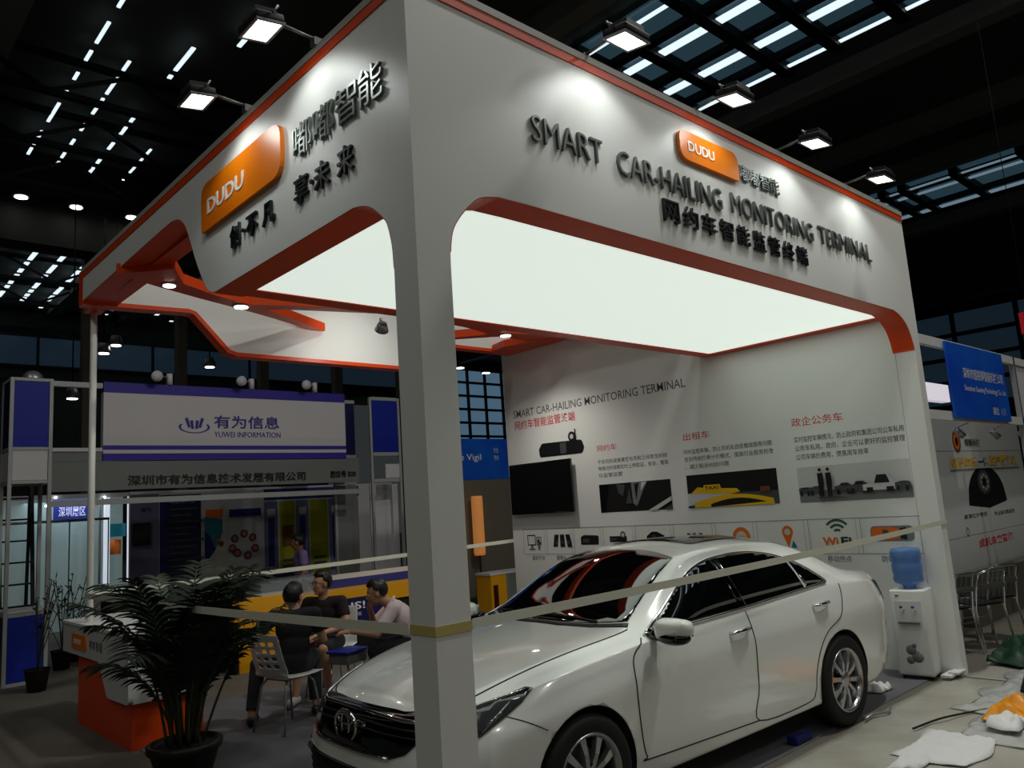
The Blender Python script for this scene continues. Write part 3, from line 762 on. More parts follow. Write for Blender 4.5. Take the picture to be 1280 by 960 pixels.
# wheel wells cut out of the body
def cutters():
    outs = []
    for x, r in WHEELS:
        for sgn in (1, -1):
            m = MB(); R0 = .372 if x > 1 else .366
            m.cyl((x, sgn*.60, .335), (x, sgn*1.1, .335), R0, 64)
            bmesh.ops.recalc_face_normals(m.bm, faces=m.bm.faces[:])
            me = bpy.data.meshes.new('cut'); m.bm.to_mesh(me); m.bm.free()
            o = bpy.data.objects.new('cut', me); COL.objects.link(o); outs.append(o)
    return outs
cs = cutters()
me0 = body_me
me0.materials.append(MATS['car_paint'])
for c in cs: c.data.materials.append(MATS['well_black'])
def bools(o):
    for c in cs:
        b = o.modifiers.new('b', 'BOOLEAN'); b.operation = 'DIFFERENCE'; b.object = c; b.solver = 'EXACT'; b.material_mode = 'TRANSFER'
bm_ = bmesh.new(); bm_.from_mesh(me0); BV = BVHTree.FromBMesh(bm_); bm_.free()
cut_me = evaluated(me0, [bools])
for c in cs: bpy.data.objects.remove(c)
for f in cut_me.polygons: f.use_smooth = True
body = link('body', cut_me, car)
def hit(o, d):
    p, n, i, t = BV.ray_cast(Vector(o), Vector(d).normalized())
    return (p, n) if p is not None else (None, None)
def conform(poly, org, ux, vx, d, m, name, off=.004, thick=.004, grid=.05, parent=None, mirror=False, shape=None):
    """a panel that follows the body: polygon in (u, v) thrown along d on to the body"""
    org, ux, vx, d = Vector(org), Vector(ux), Vector(vx), Vector(d).normalized()
    res = []
    for sg in ((1, -1) if mirror else (1,)):
        pts = []; N = len(poly)
        for i in range(N):
            a = Vector(poly[i]); b = Vector(poly[(i+1) % N]); n = max(1, int((b-a).length/grid))
            for k in range(n): pts.append(a+(b-a)*k/n)
        nb = len(pts)
        us = [p.x for p in pts]; vs = [p.y for p in pts]
        u = min(us)+grid*.5
        def inside(q):
            c = False
            for i in range(nb):
                a, b = pts[i], pts[i-1]
                if (a.y > q.y) != (b.y > q.y) and q.x < (b.x-a.x)*(q.y-a.y)/(b.y-a.y)+a.x: c = not c
            return c
        extra = []
        while u < max(us):
            v = min(vs)+grid*.5
            while v < max(vs):
                q = Vector((u, v))
                if inside(q) and min((q-p).length for p in pts) > grid*.4: extra.append(q)
                v += grid
            u += grid
        V, E, F, *_ = geometry.delaunay_2d_cdt(pts+extra, [(i, (i+1) % nb) for i in range(nb)], [], 1, 1e-5)
        bm = bmesh.new(); vv = []
        for q in V:
            p, n = hit(org+ux*q.x+vx*q.y-d*9, d)
            if p is None: p = org+ux*q.x+vx*q.y; n = -d; ok = False
            if n.dot(d) > 0: n = -n
            p = p+n*off
            if sg < 0: p = Vector((p.x, -p.y, p.z))
            vv.append(bm.verts.new(p))
        for f in F:
            try:
                g = bm.faces.new([vv[i] for i in f]); g.smooth = True
            except ValueError: pass
        bmesh.ops.recalc_face_normals(bm, faces=bm.faces[:])
        me = bpy.data.meshes.new(name); bm.to_mesh(me); bm.free(); me.materials.append(MATS[m])
        o = link(name, me, parent or car)
        sm = o.modifiers.new('thick', 'SOLIDIFY'); sm.thickness = thick; sm.offset = 0
        res.append(o)
    return res[0] if len(res) == 1 else res
def trace(path, org, ux, vx, d, r, m, name, parent=None, off=.0, step=.04, mirror=True, n=6):
    """a thin line (gap or trim) drawn on the body"""
    org, ux, vx, d = Vector(org), Vector(ux), Vector(vx), Vector(d).normalized(); out = []
    pts = []
    if len(path) > 2 and name == 'panel_gap': path = arc_pts(path, 5)
    for a, b in zip(path, path[1:]):
        a, b = Vector(a), Vector(b); k = max(1, int((b-a).length/step))
        for i in range(k): pts.append(a+(b-a)*i/k)
    pts.append(Vector(path[-1])); P = []
    for q in pts:
        p, nn = hit(org+ux*q.x+vx*q.y-d*9, d)
        if p is None: continue
        if nn.dot(d) > 0: nn = -nn
        P.append(p+nn*off)
    if name == 'window_trim':
        for _ in range(4): P = [P[0]]+[(P[i-1]+P[i]*2+P[i+1])/4 for i in range(1, len(P)-1)]+[P[-1]]
    for sg in ((1, -1) if mirror else (1,)):
        out.append(MB().tube([(p.x, p.y*sg, p.z) for p in P], r, n).build(name, m, parent or car))
    return out
X_, Y_, Z_ = Vector((1, 0, 0)), Vector((0, 1, 0)), Vector((0, 0, 1))
SIDE = dict(org=(0, 0, 0), ux=X_, vx=Z_, d=(0, -1, 0)); TOP = dict(org=(0, 0, 0), ux=X_, vx=Y_, d=(0, 0, -1)); FRONT = dict(org=(0, 0, 0), ux=Y_, vx=Z_, d=(-1, 0, 0))
def catm(ps, n=5): return arc_pts([tuple(p) for p in ps], n)
# side glass: front pane, rear pane, quarter pane
top = catm([(2.10, 1.0), (1.93, 1.075), (1.73, 1.175), (1.5, 1.278), (1.25, 1.336), (.95, 1.352), (.70, 1.343), (.45, 1.302), (.23, 1.222), (.08, 1.125), (.02, 1.068)])
def upper(x):
    for a, b in zip(top, top[1:]):
        if b[0] <= x <= a[0]: return a[1]+(b[1]-a[1])*(x-a[0])/(b[0]-a[0]) if a[0] != b[0] else a[1]
    return top[0][1] if x > top[0][0] else top[-1][1]
def belt(x): return .985+(2.13-x)*.030
def pane(x0, x1):
    """between x0 (rear) and x1 (front)"""
    n = 12
    up = [(x0+(x1-x0)*i/n, upper(x0+(x1-x0)*i/n)) for i in range(n+1)]
    lo = [(x1+(x0-x1)*i/6, belt(x1+(x0-x1)*i/6)) for i in range(7)]
    return [p for i, p in enumerate(up+lo) if i == 0 or (Vector(p)-Vector((up+lo)[i-1])).length > 1e-3]
conform(pane(1.19, 2.08), m='car_glass', name='side_window', mirror=True, off=.006, thick=.004, grid=.022, **SIDE)
conform(pane(.335, 1.13), m='car_glass', name='side_window', mirror=True, off=.006, thick=.004, grid=.022, **SIDE)
conform(pane(.03, .305), m='car_glass', name='quarter_window', mirror=True, off=.006, thick=.004, grid=.022, **SIDE)
conform([(1.12, belt(1.12)), (1.20, belt(1.2)), (1.19, upper(1.19)), (1.13, upper(1.13))], m='gloss_black', name='door_pillar', mirror=True, off=.007, thick=.005, grid=.022, **SIDE)
trace([(2.14, .985)]+top+[(.0, 1.058), (.6, 1.034), (1.2, 1.008), (2.16, .98)], r=.010, m='chrome', name='window_trim', off=.006, step=.02, **SIDE)
# windscreen, rear screen, sunroof, cowl
ws = [(2.33, 0), (2.31, .25), (2.25, .45), (2.13, .655), (1.9, .595), (1.55, .535), (1.45, .51), (1.41, .3), (1.40, 0)]
conform(ws+[(x, -y) for x, y in ws[-2:0:-1]], m='car_glass', name='windscreen', off=.003, thick=.004, grid=.07, **TOP)
rs = [(-.62, 0), (-.60, .3), (-.54, .56), (-.25, .545), (.08, .49), (.11, .25), (.12, 0)]
conform(rs+[(x, -y) for x, y in rs[-2:0:-1]], m='car_glass', name='rear_screen', off=.003, thick=.004, grid=.07, **TOP)
conform(rounded([(.42, -.36, .06), (1.10, -.40, .06), (1.10, .40, .06), (.42, .36, .06)]), m='gloss_black', name='sunroof', off=.004, thick=.005, grid=.08, **TOP)
cw = [(2.345, 0), (2.325, .27), (2.26, .48), (2.14, .675), (2.18, .70), (2.31, .50), (2.38, .28), (2.40, 0)]
conform(cw+[(x, -y) for x, y in cw[-2:0:-1]], m='black', name='wiper_cowl', off=.002, thick=.004, grid=.06, **TOP)
for y0, y1, x0, x1 in ((.50, -.08, 2.24, 2.26), (-.05, -.55, 2.30, 2.16)):
    P = [hit((x0+(x1-x0)*t, y0+(y1-y0)*t, 3), (0, 0, -1))[0]+Vector((0, 0, .015)) for t in (0, .25, .5, .75, 1)]
    MB().tube(P, .008, 6).build('wiper', 'black', car)
# mirrors
for sg in (1, -1):
    m = MB(); m.boxr((2.08, sg*1.03-.125, .945), (2.22, sg*1.03+.115, 1.095), .062)
    for v in m.bm.verts:
        f_ = (v.co.y*sg-.90)/.25; v.co.z = 1.02+(v.co.z-1.02)*(1-.28*f_)+.012*f_; v.co.x -= .03*f_
    mo = smooth_mod(m.build('wing_mirror', 'car_paint', car), 2)
    m = MB(); m.ball((2.145, sg*1.025, .98), (.068, .118, .045), u=18, v=10); m.tube([(2.12, sg*.83, .985), (2.13, sg*.88, .98), (2.14, sg*.95, .975)], [.035, .03, .03], 10)
    m.build('mirror_base', 'gloss_black', mo)
    m = MB(); m.box((2.060, sg*1.03-.085, .98), (2.063, sg*1.03+.075, 1.06)); m.build('mirror_glass', 'chrome', mo)
# panel gaps
GAP = dict(r=.0045, m='car_gap', name='panel_gap')
trace([(2.20, .97), (2.33, .90), (2.365, .80), (2.36, .60), (2.34, .42), (2.31, .335), (2.25, .315), (1.17, .285)], **GAP, **SIDE)
trace([(1.155, .99), (1.145, .80), (1.15, .5), (1.165, .285), (.55, .27), (.44, .33), (.41, .45), (.33, .60), (.20, .72), (.0, .80), (-.10, .92), (-.15, 1.03)], **GAP, **SIDE)
trace([(2.20, .715), (2.55, .71), (3.0, .69), (3.3, .645), (3.46, .585)], **GAP, **TOP)
trace([(3.28, .75), (3.17, .704), (3.06, .645)], r=.003, m='car_gap', name='panel_gap', **SIDE)
trace([(3.46, -.60), (3.585, -.42), (3.63, -.2), (3.64, 0), (3.63, .2), (3.585, .42), (3.46, .60)], r=.005, m='car_gap', name='panel_gap', mirror=False, **TOP)
# door handles
for x, z in ((1.30, .885), (.24, .925)):
    for sg in (1, -1):
        p, n = hit((x, 3, z), (0, -1, 0)); y = p.y
        m = MB(); m.tube([(x+.10, sg*(y+.002), z-.004), (x+.085, sg*(y+.030), z-.002), (x, sg*(y+.036), z), (x-.085, sg*(y+.030), z+.003), (x-.10, sg*(y+.002), z+.004)], [.012, .014, .016, .014, .012], 10)
        m.build('door_handle', 'chrome', car)
# head lamps, swept back round the corner
UD = Vector((-1, 1, 0)).normalized()
lamp_poly = [(-2.19, .745), (-2.05, .770), (-1.85, .808), (-1.64, .852), (-1.60, .846), (-1.66, .79), (-1.75, .735), (-1.86, .672), (-1.97, .648), (-2.08, .648), (-2.17, .672)]
DG = dict(org=(0, 0, 0), ux=UD, vx=Z_, d=(-1, -1, 0))
hl = conform(lamp_poly, m='lamp_dark', name='head_lamp', mirror=True, off=.004, thick=.006, grid=.035, **DG)
for sg, o in zip((1, -1), hl):
    def lp(u, v, off):
        p, n = hit(UD*u+Z_*v+Vector((1, 1, 0))*3, (-1, -1, 0))
        if n.x+n.y < 0: n = -n
        p = p+n*off; n = n.copy()
        return Vector((p.x, p.y*sg, p.z)), Vector((n.x, n.y*sg, n.z))
    for u, v, r in ((-2.06, .712, .045), (-1.93, .725, .048)):
        p, n = lp(u, v, .006)
        m = MB(); x, y, z = frame(n)
        Mx = Matrix((x, y, z)).transposed()
        m.ball(p, (r, r, .016), Mx, 16, 10); m.build('projector_lens', 'lamp_glass', o)
    P = [lp(u, v, .008)[0] for u, v in ((-2.17, .735), (-2.05, .760), (-1.9, .79), (-1.75, .822), (-1.62, .846))]
    MB().tube(P, [.012, .012, .010, .008, .005], 8).build('lamp_strip', 'chrome', o)
    P = [lp(u, v, .008)[0] for u, v in ((-1.86, .69), (-1.78, .745), (-1.72, .80))]
    MB().tube(P, [.010, .012, .006], 8).build('indicator', 'lamp_glass', o)
# grille with bars and round emblem, lower intake, fog lamps
g = conform(rounded([(-.60, .762, .02), (-.3, .775, 0), (.3, .775, 0), (.60, .762, .02), (.60, .70, .03), (.50, .60, .03), (.40, .568, .02), (-.40, .568, .02), (-.50, .60, .03), (-.60, .70, .03)], 3),
            m='gloss_black', name='grille', off=.004, thick=.006, grid=.05, **FRONT)
for z, w, r in ((.755, .58, .014), (.72, .56, .007), (.69, .55, .005)):
    P = []
    for i in range(17):
        p, n = hit((6, -w+2*w*i/16, z-(.02*((i-8)/8)**2)), (-1, 0, 0)); P.append(p+Vector((.010, 0, 0)))
    MB().tube(P, r, 6).build('grille_bar', 'chrome' if z > .75 else 'dark_metal', g)
P = [hit((6, -.40+.8*i/16, .572), (-1, 0, 0))[0]+Vector((.008, 0, 0)) for i in range(17)]
MB().tube(P, .009, 6).build('grille_bar', 'chrome', g)
px = hit((6, 0, .68), (-1, 0, 0))[0].x+.018
def ell(a, b, cz, r, m):
    m.tube([(px+.004, a*cos(2*pi*i/28), cz+b*sin(2*pi*i/28)) for i in range(28)], r, 6, closed=True)
m = MB(); ell(.115, .080, .680, .010, m); ell(.040, .070, .685, .008, m); ell(.085, .026, .717, .008, m); m.build('emblem', 'chrome', g)
MB().lathe([(.001, -.012), (.07, -.012), (.07, 0), (.001, .002)], (px, 0, .68), 'X', 24).build('emblem_plate', 'gloss_black', g)
lo = conform(rounded([(-.66, .50, .03), (0, .475, 0), (.66, .50, .03), (.58, .30, .05), (-.58, .30, .05)], 3), m='black', name='lower_intake', off=.003, thick=.006, grid=.05, **FRONT)
for z in (.44, .40, .36):
    P = [hit((6, -.58+1.16*i/16, z), (-1, 0, 0))[0]+Vector((.008, 0, 0)) for i in range(17)]
    MB().tube(P, .006, 6).build('grille_bar', 'dark_metal', lo)
P = [hit((6, -.63+1.26*i/16, .502-.02*(1-((i-8)/8)**2)), (-1, 0, 0))[0]+Vector((.006, 0, 0)) for i in range(17)]
MB().tube(P, .007, 6).build('intake_trim', 'chrome', lo)
MB().box((px-.03, -.22, .40), (px+.005, .22, .52)).build('number_plate_holder', 'black', car)
fo = conform(rounded([(-2.12, .50, .02), (-1.99, .52, .02), (-2.03, .36, .02), (-2.10, .36, .02)], 3), m='black', name='fog_lamp_surround', mirror=True, off=.003, thick=.005, grid=.03, **DG)
for sg, o in zip((1, -1), fo):
    p, n = hit(UD*-2.06+Z_*.43+Vector((1, 1, 0))*3, (-1, -1, 0)); p = p+Vector((.01, .01, 0)); p.y *= sg
    MB().ball(p, .035, u=14, v=10).build('fog_lamp', 'lamp_glass', o)
# tail lamps, rear plate
conform([(-.80, .985), (-.93, .975), (-1.06, .93), (-1.07, .84), (-.98, .80), (-.90, .88)], m='tail_red', name='tail_lamp', mirror=True, off=.004, thick=.006, grid=.03, **SIDE)
BK = dict(org=(0, 0, 0), ux=Y_, vx=Z_, d=(1, 0, 0))
conform([(.35, .93), (.62, .93), (.64, .80), (.35, .82)], m='tail_red', name='tail_lamp', mirror=True, off=.004, thick=.006, grid=.04, **BK)
conform([(-.30, .80), (.30, .80), (.30, .66), (-.30, .66)], m='panel_white', name='number_plate_recess', off=.004, thick=.006, grid=.06, **BK)
# sill shadow strip
# wheels
def wheel(x, sg):
    c = Vector((x, sg*.80, .333))
    R0 = .333
    t = MB().lathe([(.226, -.10), (.29, -.112), (.318, -.10), (R0, -.075), (R0, .075), (.318, .10), (.29, .112), (.226, .10)], c, 'Y', 48, caps=False).build('tyre', 'tyre', car)
    m = MB(); m.lathe([(.226, -.10), (.229, .095), (.236, .105), (.226, .110), (.214, .095), (.205, .06), (.20, -.1)], c, 'Y', 48, caps=False) if sg > 0 else m.lathe([(.226, .10), (.229, -.095), (.236, -.105), (.226, -.110), (.214, -.095), (.205, -.06), (.20, .1)], c, 'Y', 48, caps=False)
    rim = m.build('rim', 'rim_alloy', t)
    sp = MB()
    for i in range(10):
        a = 2*pi*i/10+.15
        d = Vector((cos(a), 0, sin(a))); tq = Vector((-sin(a), 0, cos(a)))
        o = c+Vector((0, sg*.088, 0))
        q = []
        for r, w, dy in ((.045, .020, .0), (.13, .019, .006), (.218, .030, -.004)):
            q.append([sp.bm.verts.new(o+d*r+tq*w*e+Vector((0, sg*(dy+h), 0))) for e, h in ((-1, -.03), (-.75, .0), (.75, .0), (1, -.03))])
        for A, B in zip(q, q[1:]):
            for k in range(3): sp._f([A[k], A[k+1], B[k+1], B[k]])
    sp.build('spokes', 'rim_alloy', rim)
    MB().lathe([(.06, sg*.03), (.062, sg*.085), (.045, sg*.098), (.001, sg*.10)], c, 'Y', 24).build('hub_cap', 'rim_alloy', rim)
    lg = MB()
    for i in range(5):
        a = 2*pi*i/5+.46; lg.cyl(c+Vector((cos(a)*.075, sg*.06, sin(a)*.075)), c+Vector((cos(a)*.075, sg*.092, sin(a)*.075)), .011, 8)
    lg.build('wheel_nuts', 'dark_metal', rim)
    MB().lathe([(.15, -.01), (.15, .012)], c, 'Y', 32).build('brake_disc', 'grey_metal', rim)
    MB().lathe([(.20, -.012), (.20, -.03)], c, 'Y', 32).build('wheel_backing', 'well_black', rim)
for x, _ in WHEELS:
    for sg in (1, -1): wheel(x, sg)
car.scale = (CAR_S,)*3
# ------------------------------------------------------------------ tape barrier
def ribbon(pts, w, up=(0, 0, 1), sag=0.0, n=14):
    m = MB(); P = []
    a, b = Vector(pts[0]), Vector(pts[1])
    for i in range(n+1):
        t = i/n; P.append(a+(b-a)*t-Vector((0, 0, sag*4*t*(1-t))))
    side_ = (b-a).cross(Vector((0, 0, 1))).normalized()*.0008
    rows = [[m.bm.verts.new(p+side_*e+Vector((0, 0, h))) for e, h in ((-1, -w/2), (1, -w/2), (1, w/2), (-1, w/2))] for p in P]
    for A, B in zip(rows, rows[1:]):
        for k_ in range(4): m._f([A[k_], A[(k_+1) % 4], B[(k_+1) % 4], B[k_]])
    return m
TP = 'barrier tape around the stand'
tag(ribbon([(.22, 6.0, 1.235), (5.945, 5.985, 1.315)], .05, sag=.01).build('barrier_tape', 'tape'), 'white barrier tape running from the pole to the left end of the picture wall', 'barrier tape', TP)
tag(ribbon([(.15, 5.98, 1.225), (-.004, .20, 1.305)], .05, sag=.015).build('barrier_tape', 'tape'), 'white barrier tape running from the pole past the palm to the corner post', 'barrier tape', TP)
tag(ribbon([(.205, -.004, 1.313), (6.10, -.006, 1.405)], .045, sag=.02).build('barrier_tape', 'tape'), 'white barrier tape running from the corner post across the car to the wall end', 'barrier tape', TP)
m = MB(); m.box((-.0035, -.0035, 1.285), (.2035, -.0005, 1.328)); m.box((-.0035, -.0005, 1.285), (-.0005, .192, 1.328))
tag(m.build('barrier_tape', 'tape_yellow'), 'yellowed tape wrapped round the corner post', 'barrier tape', TP)

# ------------------------------------------------------------------ reception counter
rc = thing('reception_counter', 'white and orange reception counter beside the potted palm', 'counter', (.6, 5.4, 0))
m = MB(); m.box((.1445, 4.56, 0), (.150, 6.2, .9)); m.box((.1445, 4.5485, 0), (.75, 4.5595, .9)); m.box((.73, 4.56, 0), (.75, 6.2, .9)); m.build('counter_base', 'orange', rc, True)
wprof = rounded([(6.62, .655, .01), (6.62, .93, .01), (4.50, .93, .02), (4.50, .385, .05), (5.10, .375, .12), (5.36, .66, .12)], 4)
MB().prism(wprof, 'X', .10, .144).build('counter_front', 'panel_white', rc, True)
MB().prism([(.1445, .93), (.78, .93), (.78, .385), (.1445, .385)], 'Y', 4.505, 4.548).build('counter_side', 'panel_white', rc, True)
bevel_mod(MB().box((.09, 4.49, .9305), (.80, 6.63, .965)).build('counter_top', 'booth_white', rc, True), .006)
p_ = MB().prism(rounded([(6.25, .72, .03), (6.25, .86, .05), (5.75, .86, .05), (5.75, .72, .05)]), 'X', .088, .0995).build('logo_plate', 'orange_plate', rc, True)
write('DUDU', (.0875, 6.16, .765), XL, .24, .05, 'white_letter', p_, .002, .02)
write('嘟嘟智能', (.0985, 5.66, .745), XL, .42, .09, 'ink_grey', rc, 0, .01, name='lettering')

# ------------------------------------------------------------------ potted palm
mat('palm_leaf', s(26, 46, 24), .5, noise=(4, .7, s(14, 26, 14)))
mat('palm_stem', s(60, 66, 34), .6, noise=(8, .8, s(34, 40, 20)))
mat('pot_dark', s(26, 20, 18), .5); mat('soil', s(30, 24, 18), .9)
palm = thing('potted_palm', 'tall bushy palm in a dark pot in front of the reception counter', 'potted plant', (.177, 3.429, .006), .4)
m = MB(); m.lathe([(.18, 0), (.19, .02), (.245, .20), (.265, .205), (.27, .255), (.245, .262), (.235, .23), (.01, .22)], n=32); m.build('pot', 'pot_dark', palm)
MB().lathe([(.234, .228), (.10, .238), (.005, .24)], n=24).build('soil', 'soil', palm)
rp = random.Random(11)
def frond(i, base, az, lean, L, droop):
    """one arching frond: rachis plus two rows of leaflets"""
    pts = []; n = 16
    p = Vector(base); th = lean
    d = Vector((cos(az), sin(az), 0))
    for k_ in range(n+1):
        pts.append(p.copy()); t = k_/n
        th = lean+droop*t*t
        p = p+(d*sin(th)+Vector((0, 0, 1))*cos(th))*(L/n)
    stem = MB(); stem.tube(pts, [.010*(1-.75*k_/n)+.0015 for k_ in range(n+1)], 6)
    so = stem.build('stem', 'palm_stem', palm)
    lf = MB(); side_ = Vector((-d.y, d.x, 0))
    for k_ in range(int(n*.42), n+1):
        for half in (0, .5):
            t = min((k_+half)/n, 1); a = pts[min(int(t*n), n)]; b = pts[min(int(t*n)+1, n)]; q = a+(b-a)*(t*n-int(t*n))
            tan = (pts[min(k_+1, n)]-pts[max(k_-1, 0)]).normalized()
            u = (t-.42)/.58; ll = (.13+.30*sin(pi*min(max(u, .05), .97))**.7)*L/1.5*rp.uniform(.85, 1.12)
            for sg in (1, -1):
                dirv = (side_*sg*.80+tan*.62+Vector((0, 0, rp.uniform(-.05, .22)))).normalized()
                w = .013+.004*rp.random(); nrm = dirv.cross(tan).normalized(); wv = dirv.cross(nrm).normalized()
                P = []
                for s_ in range(5):
                    ss = s_/4
                    c_ = q+dirv*(ll*ss)-Vector((0, 0, 1))*(ll*.42*ss*ss)
                    ww = w*(.5, 1.0, .9, .6, .05)[s_]
                    P.append((lf.bm.verts.new(c_+wv*ww), lf.bm.verts.new(c_-wv*ww)))
                for A, B in zip(P, P[1:]): lf._f([A[0], A[1], B[1], B[0]], True)
    lo_ = lf.build('frond', 'palm_leaf', so)
for i in range(31):
    a = 2*pi*i/31*5+rp.uniform(-.3, .3); r = rp.uniform(.02, .13)
    inner = i < 13
    frond(i, (r*cos(a), r*sin(a), .236), a, rp.uniform(.02, .16) if inner else rp.uniform(.12, .36), rp.uniform(1.12, 1.45) if inner else rp.uniform(.85, 1.2), rp.uniform(.5, 1.3) if inner else rp.uniform(.8, 1.7))

# ------------------------------------------------------------------ water dispenser
mat('jug_blue', s(120, 165, 225), .12, trans=.55, ior=1.2, coat=.4)
mat('white_plastic', s(222, 224, 220), .35)
wd = thing('water_dispenser', 'white water dispenser with a blue bottle against the picture wall', 'water dispenser', (5.79, .30, .006), R_(6))
b = MB(); b.boxr((-.145, -.155, .03), (.145, .155, .80), .018); b.build('cabinet', 'white_plastic', wd)
m = MB(); m.box((-.150, -.115, .47), (-.1455, .115, .70)); m.build('tap_recess', 'panel_white', wd)
m = MB(); m.box((-.149, -.14, .445), (-.1455, .14, .455)); m.box((-.148, -.135, .05), (-.1455, .135, .44)); m.build('door', 'white_plastic', wd)
for y, c_ in ((.05, 'tail_red'), (-.05, 'print_blue')):
    m = MB(); m.cyl((-.15, y, .63), (-.185, y, .63), .014, 10); m.cyl((-.178, y, .635), (-.178, y, .59), .009, 10); tp = m.build('tap', 'white_plastic', wd)
    MB().box((-.19, y-.012, .642), (-.165, y+.012, .66)).build('lever', c_, tp)
m = MB(); m.box((-.195, -.09, .50), (-.15, .09, .515)); m.build('drip_tray', 'grey_metal', wd)
m = MB(); m.box((-.152, .07, .745), (-.1462, .10, .755)); m.build('indicator_light', 'tail_red', wd)
pr = MB(); 
for cx, cz, r in ((.02, .26, .045), (-.03, .20, .05), (.035, .17, .035), (-.01, .30, .02)): pr.lathe([(.001, -.1489), (r, -.1489), (r, -.1482)], (0, cx, cz), 'X', 16)
pr.build('flower_print', 'print_grey', wd)
for x in (-.11, .11):
    for y in (-.12, .12): MB().cyl((x, y, 0), (x, y, .032), .016, 8).build('foot', 'black', wd)
bt = thing('water_bottle', 'blue water bottle upended on the dispenser', 'bottle', (5.79, .30, .807))
MB().lathe([(.055, 0), (.06, .03), (.125, .06), (.135, .09), (.128, .13), (.135, .16), (.135, .22), (.128, .25), (.135, .28), (.135, .34), (.12, .375), (.02, .385)], n=28).build('bottle', 'jug_blue', bt)

# ------------------------------------------------------------------ the stand at the right edge
rs_ = thing('neighbour_stand', 'white framed neighbouring stand with a camera poster at right', 'exhibition stand', (8, .7, 0))
fr = MB()
for z in (2.48, 3.29):
    fr.box((6.2, .18, z-.05), (12.0, .24, z+.05))
fr.box((6.2, .24, 3.24), (6.26, 3.0, 3.34)); fr.box((6.2, .24, 2.43), (6.26, 3.0, 2.53))
fr.build('fascia_rail', 'panel_white', rs_, True)
for x in (6.23, 9.86, 12.0): MB().box((x-.03, .18, 0), (x+.03, .24, 3.34)).build('post', 'aluminium', rs_, True)
MB().box((9.9, .20, 2.53), (11.95, .22, 3.24)).build('fascia_panel', 'panel_white', rs_, True)
MB().box((6.24, .86, 0), (12.0, .90, 2.6)).build('back_panel', 'panel_white', rs_, True)
MB().box((6.24, 2.9, 2.55), (12.0, 2.96, 3.1)).build('rear_panel', 'column_grey', rs_, True)
for x in (6.9, 8.1, 9.4, 10.6):
    o = MB().cyl((x, .45, 2.38), (x+.05, .38, 2.28), .04, 12).build('spotlight', 'aluminium', rs_, True)
    MB().cyl((x, .24, 2.46), (x, .45, 2.38), .008, 6).build('arm', 'aluminium', o, True)
mat('lit_box', s(235, 225, 240), .4, emit=.5, emit_col=(.95, .9, 1, 1))
MB().box((6.3, 1.6, 2.78), (7.2, 1.75, 2.98)).build('lit_tube', 'lit_box', rs_, True)
MB().box((9.35, 1.2, 2.9), (10.4, 1.32, 3.15)).build('lit_tube', 'lit_box', rs_, True)
po = Print((8.4, .858, 1.05), XR)
po.rect(0, 0, 3.7, 1.62, 'print_light'); po.rect(0, 1.10, 3.7, 1.105, 'ink_grey')
po.ring(.93, 1.23, .15, .04, 'print_brown').disc(.93, 1.23, .105, 'print_orange').disc(.93, 1.23, .06, 'print_black').text('视智科技', 1.22, 1.17, .62, .10, 'ink_dark', .02)
po.rect(.55, .86, 3.45, 1.03, 'print_light').text('智能车载', .58, .87, 1.0, .15, 'taxi_yellow', .04).text('一体', 1.62, .89, .42, .12, 'ink_dark', .03).text('监控摄像机', 2.08, .89, 1.25, .15, 'taxi_yellow', .04)
po.build('poster_print', rs_)
po = Print((9.55, .8565, 1.40), XR)
po.shape([(-.1, .03)]+[(.70+.76*cos(a), .12+.42*sin(a)) for a in [pi-.1-(pi-.2)*i/18 for i in range(19)]]+[(1.5, .03), (.7, -.04)], 'print_black')
po.disc(.62, .32, .26, 'print_mid', .17).disc(.62, .32, .19, 'print_grey', .13).disc(.62, .32, .09, 'print_black', .06)
for i in range(8): po.disc(.62+.14*cos(pi*i/4), .32+.095*sin(pi*i/4), .025, 'print_light', .017, n=8)
po.build('poster_camera', rs_)
po = Print((9.2, .8565, 1.16), XR); po.text('高清红外夜视', .0, .10, .9, .06, 'ink_dark', .01).build('poster_caption', rs_)
Print((9.2, .8565, 1.16), XR).text('专业级车载监控', 1.2, .08, .9, .06, 'ink_dark', .01).build('poster_caption', rs_)
Print((9.2, .8565, 1.16), XR).ring(.05, -.06, .06, .02, 'ink_grey').build('poster_symbol', rs_)
po = Print((8.4, .858, .62), XR); po.rect(0, 0, 3.7, .41, 'print_light'); po.text('成就未来智能', 1.2, .24, 1.45, .12, 'ink_red', .03).build('poster_print', rs_)
MB().box((8.6, .66, 0), (11.6, .84, .60)).build('shade_block', 'column_grey', rs_, True)  # grey block put in for the shade on the lower poster wall
mat('banner_blue', s(14, 70, 190), .4, noise=(1.2, .8, s(26, 110, 214)))
bb = thing('hanging_banner', 'blue hanging banner with white company lettering on the right stand', 'banner', (8.2, .15, 2.45))
MB().box((7.25, .14, 2.455), (9.20, .165, 3.31)).build('banner_panel', 'banner_blue', bb, True)
for tx, u, v, w, h, mm in (('深圳市固视得智能科技公司', .42, .46, 1.42, .13, 'print_light'), ('Shenzhen Gaoxing Technology Co., Ltd', .40, .30, 1.47, .085, 'print_light'), ('展位', 1.28, .06, .22, .10, 'print_light'), ('A09', 1.57, .06, .2, .10, 'print_sky')):
    Print((7.25, .1395, 2.455), XR).text(tx, u, v, w, h, mm, .015).build('lettering', bb)
mat('red_sign', s(200, 20, 40), .4)
t_ = thing('hanging_sign', 'red hanging sign cut off by the right edge', 'sign', (12.2, .5, 3.9)); MB().box((11.85, .45, 3.92), (12.5, .52, 4.26)).build('sign_panel', 'red_sign', t_, True); MB().cyl((12.2, .48, 4.26), (12.2, .48, 12.4), .006, 6).build('wire', 'dark_metal', t_, True)

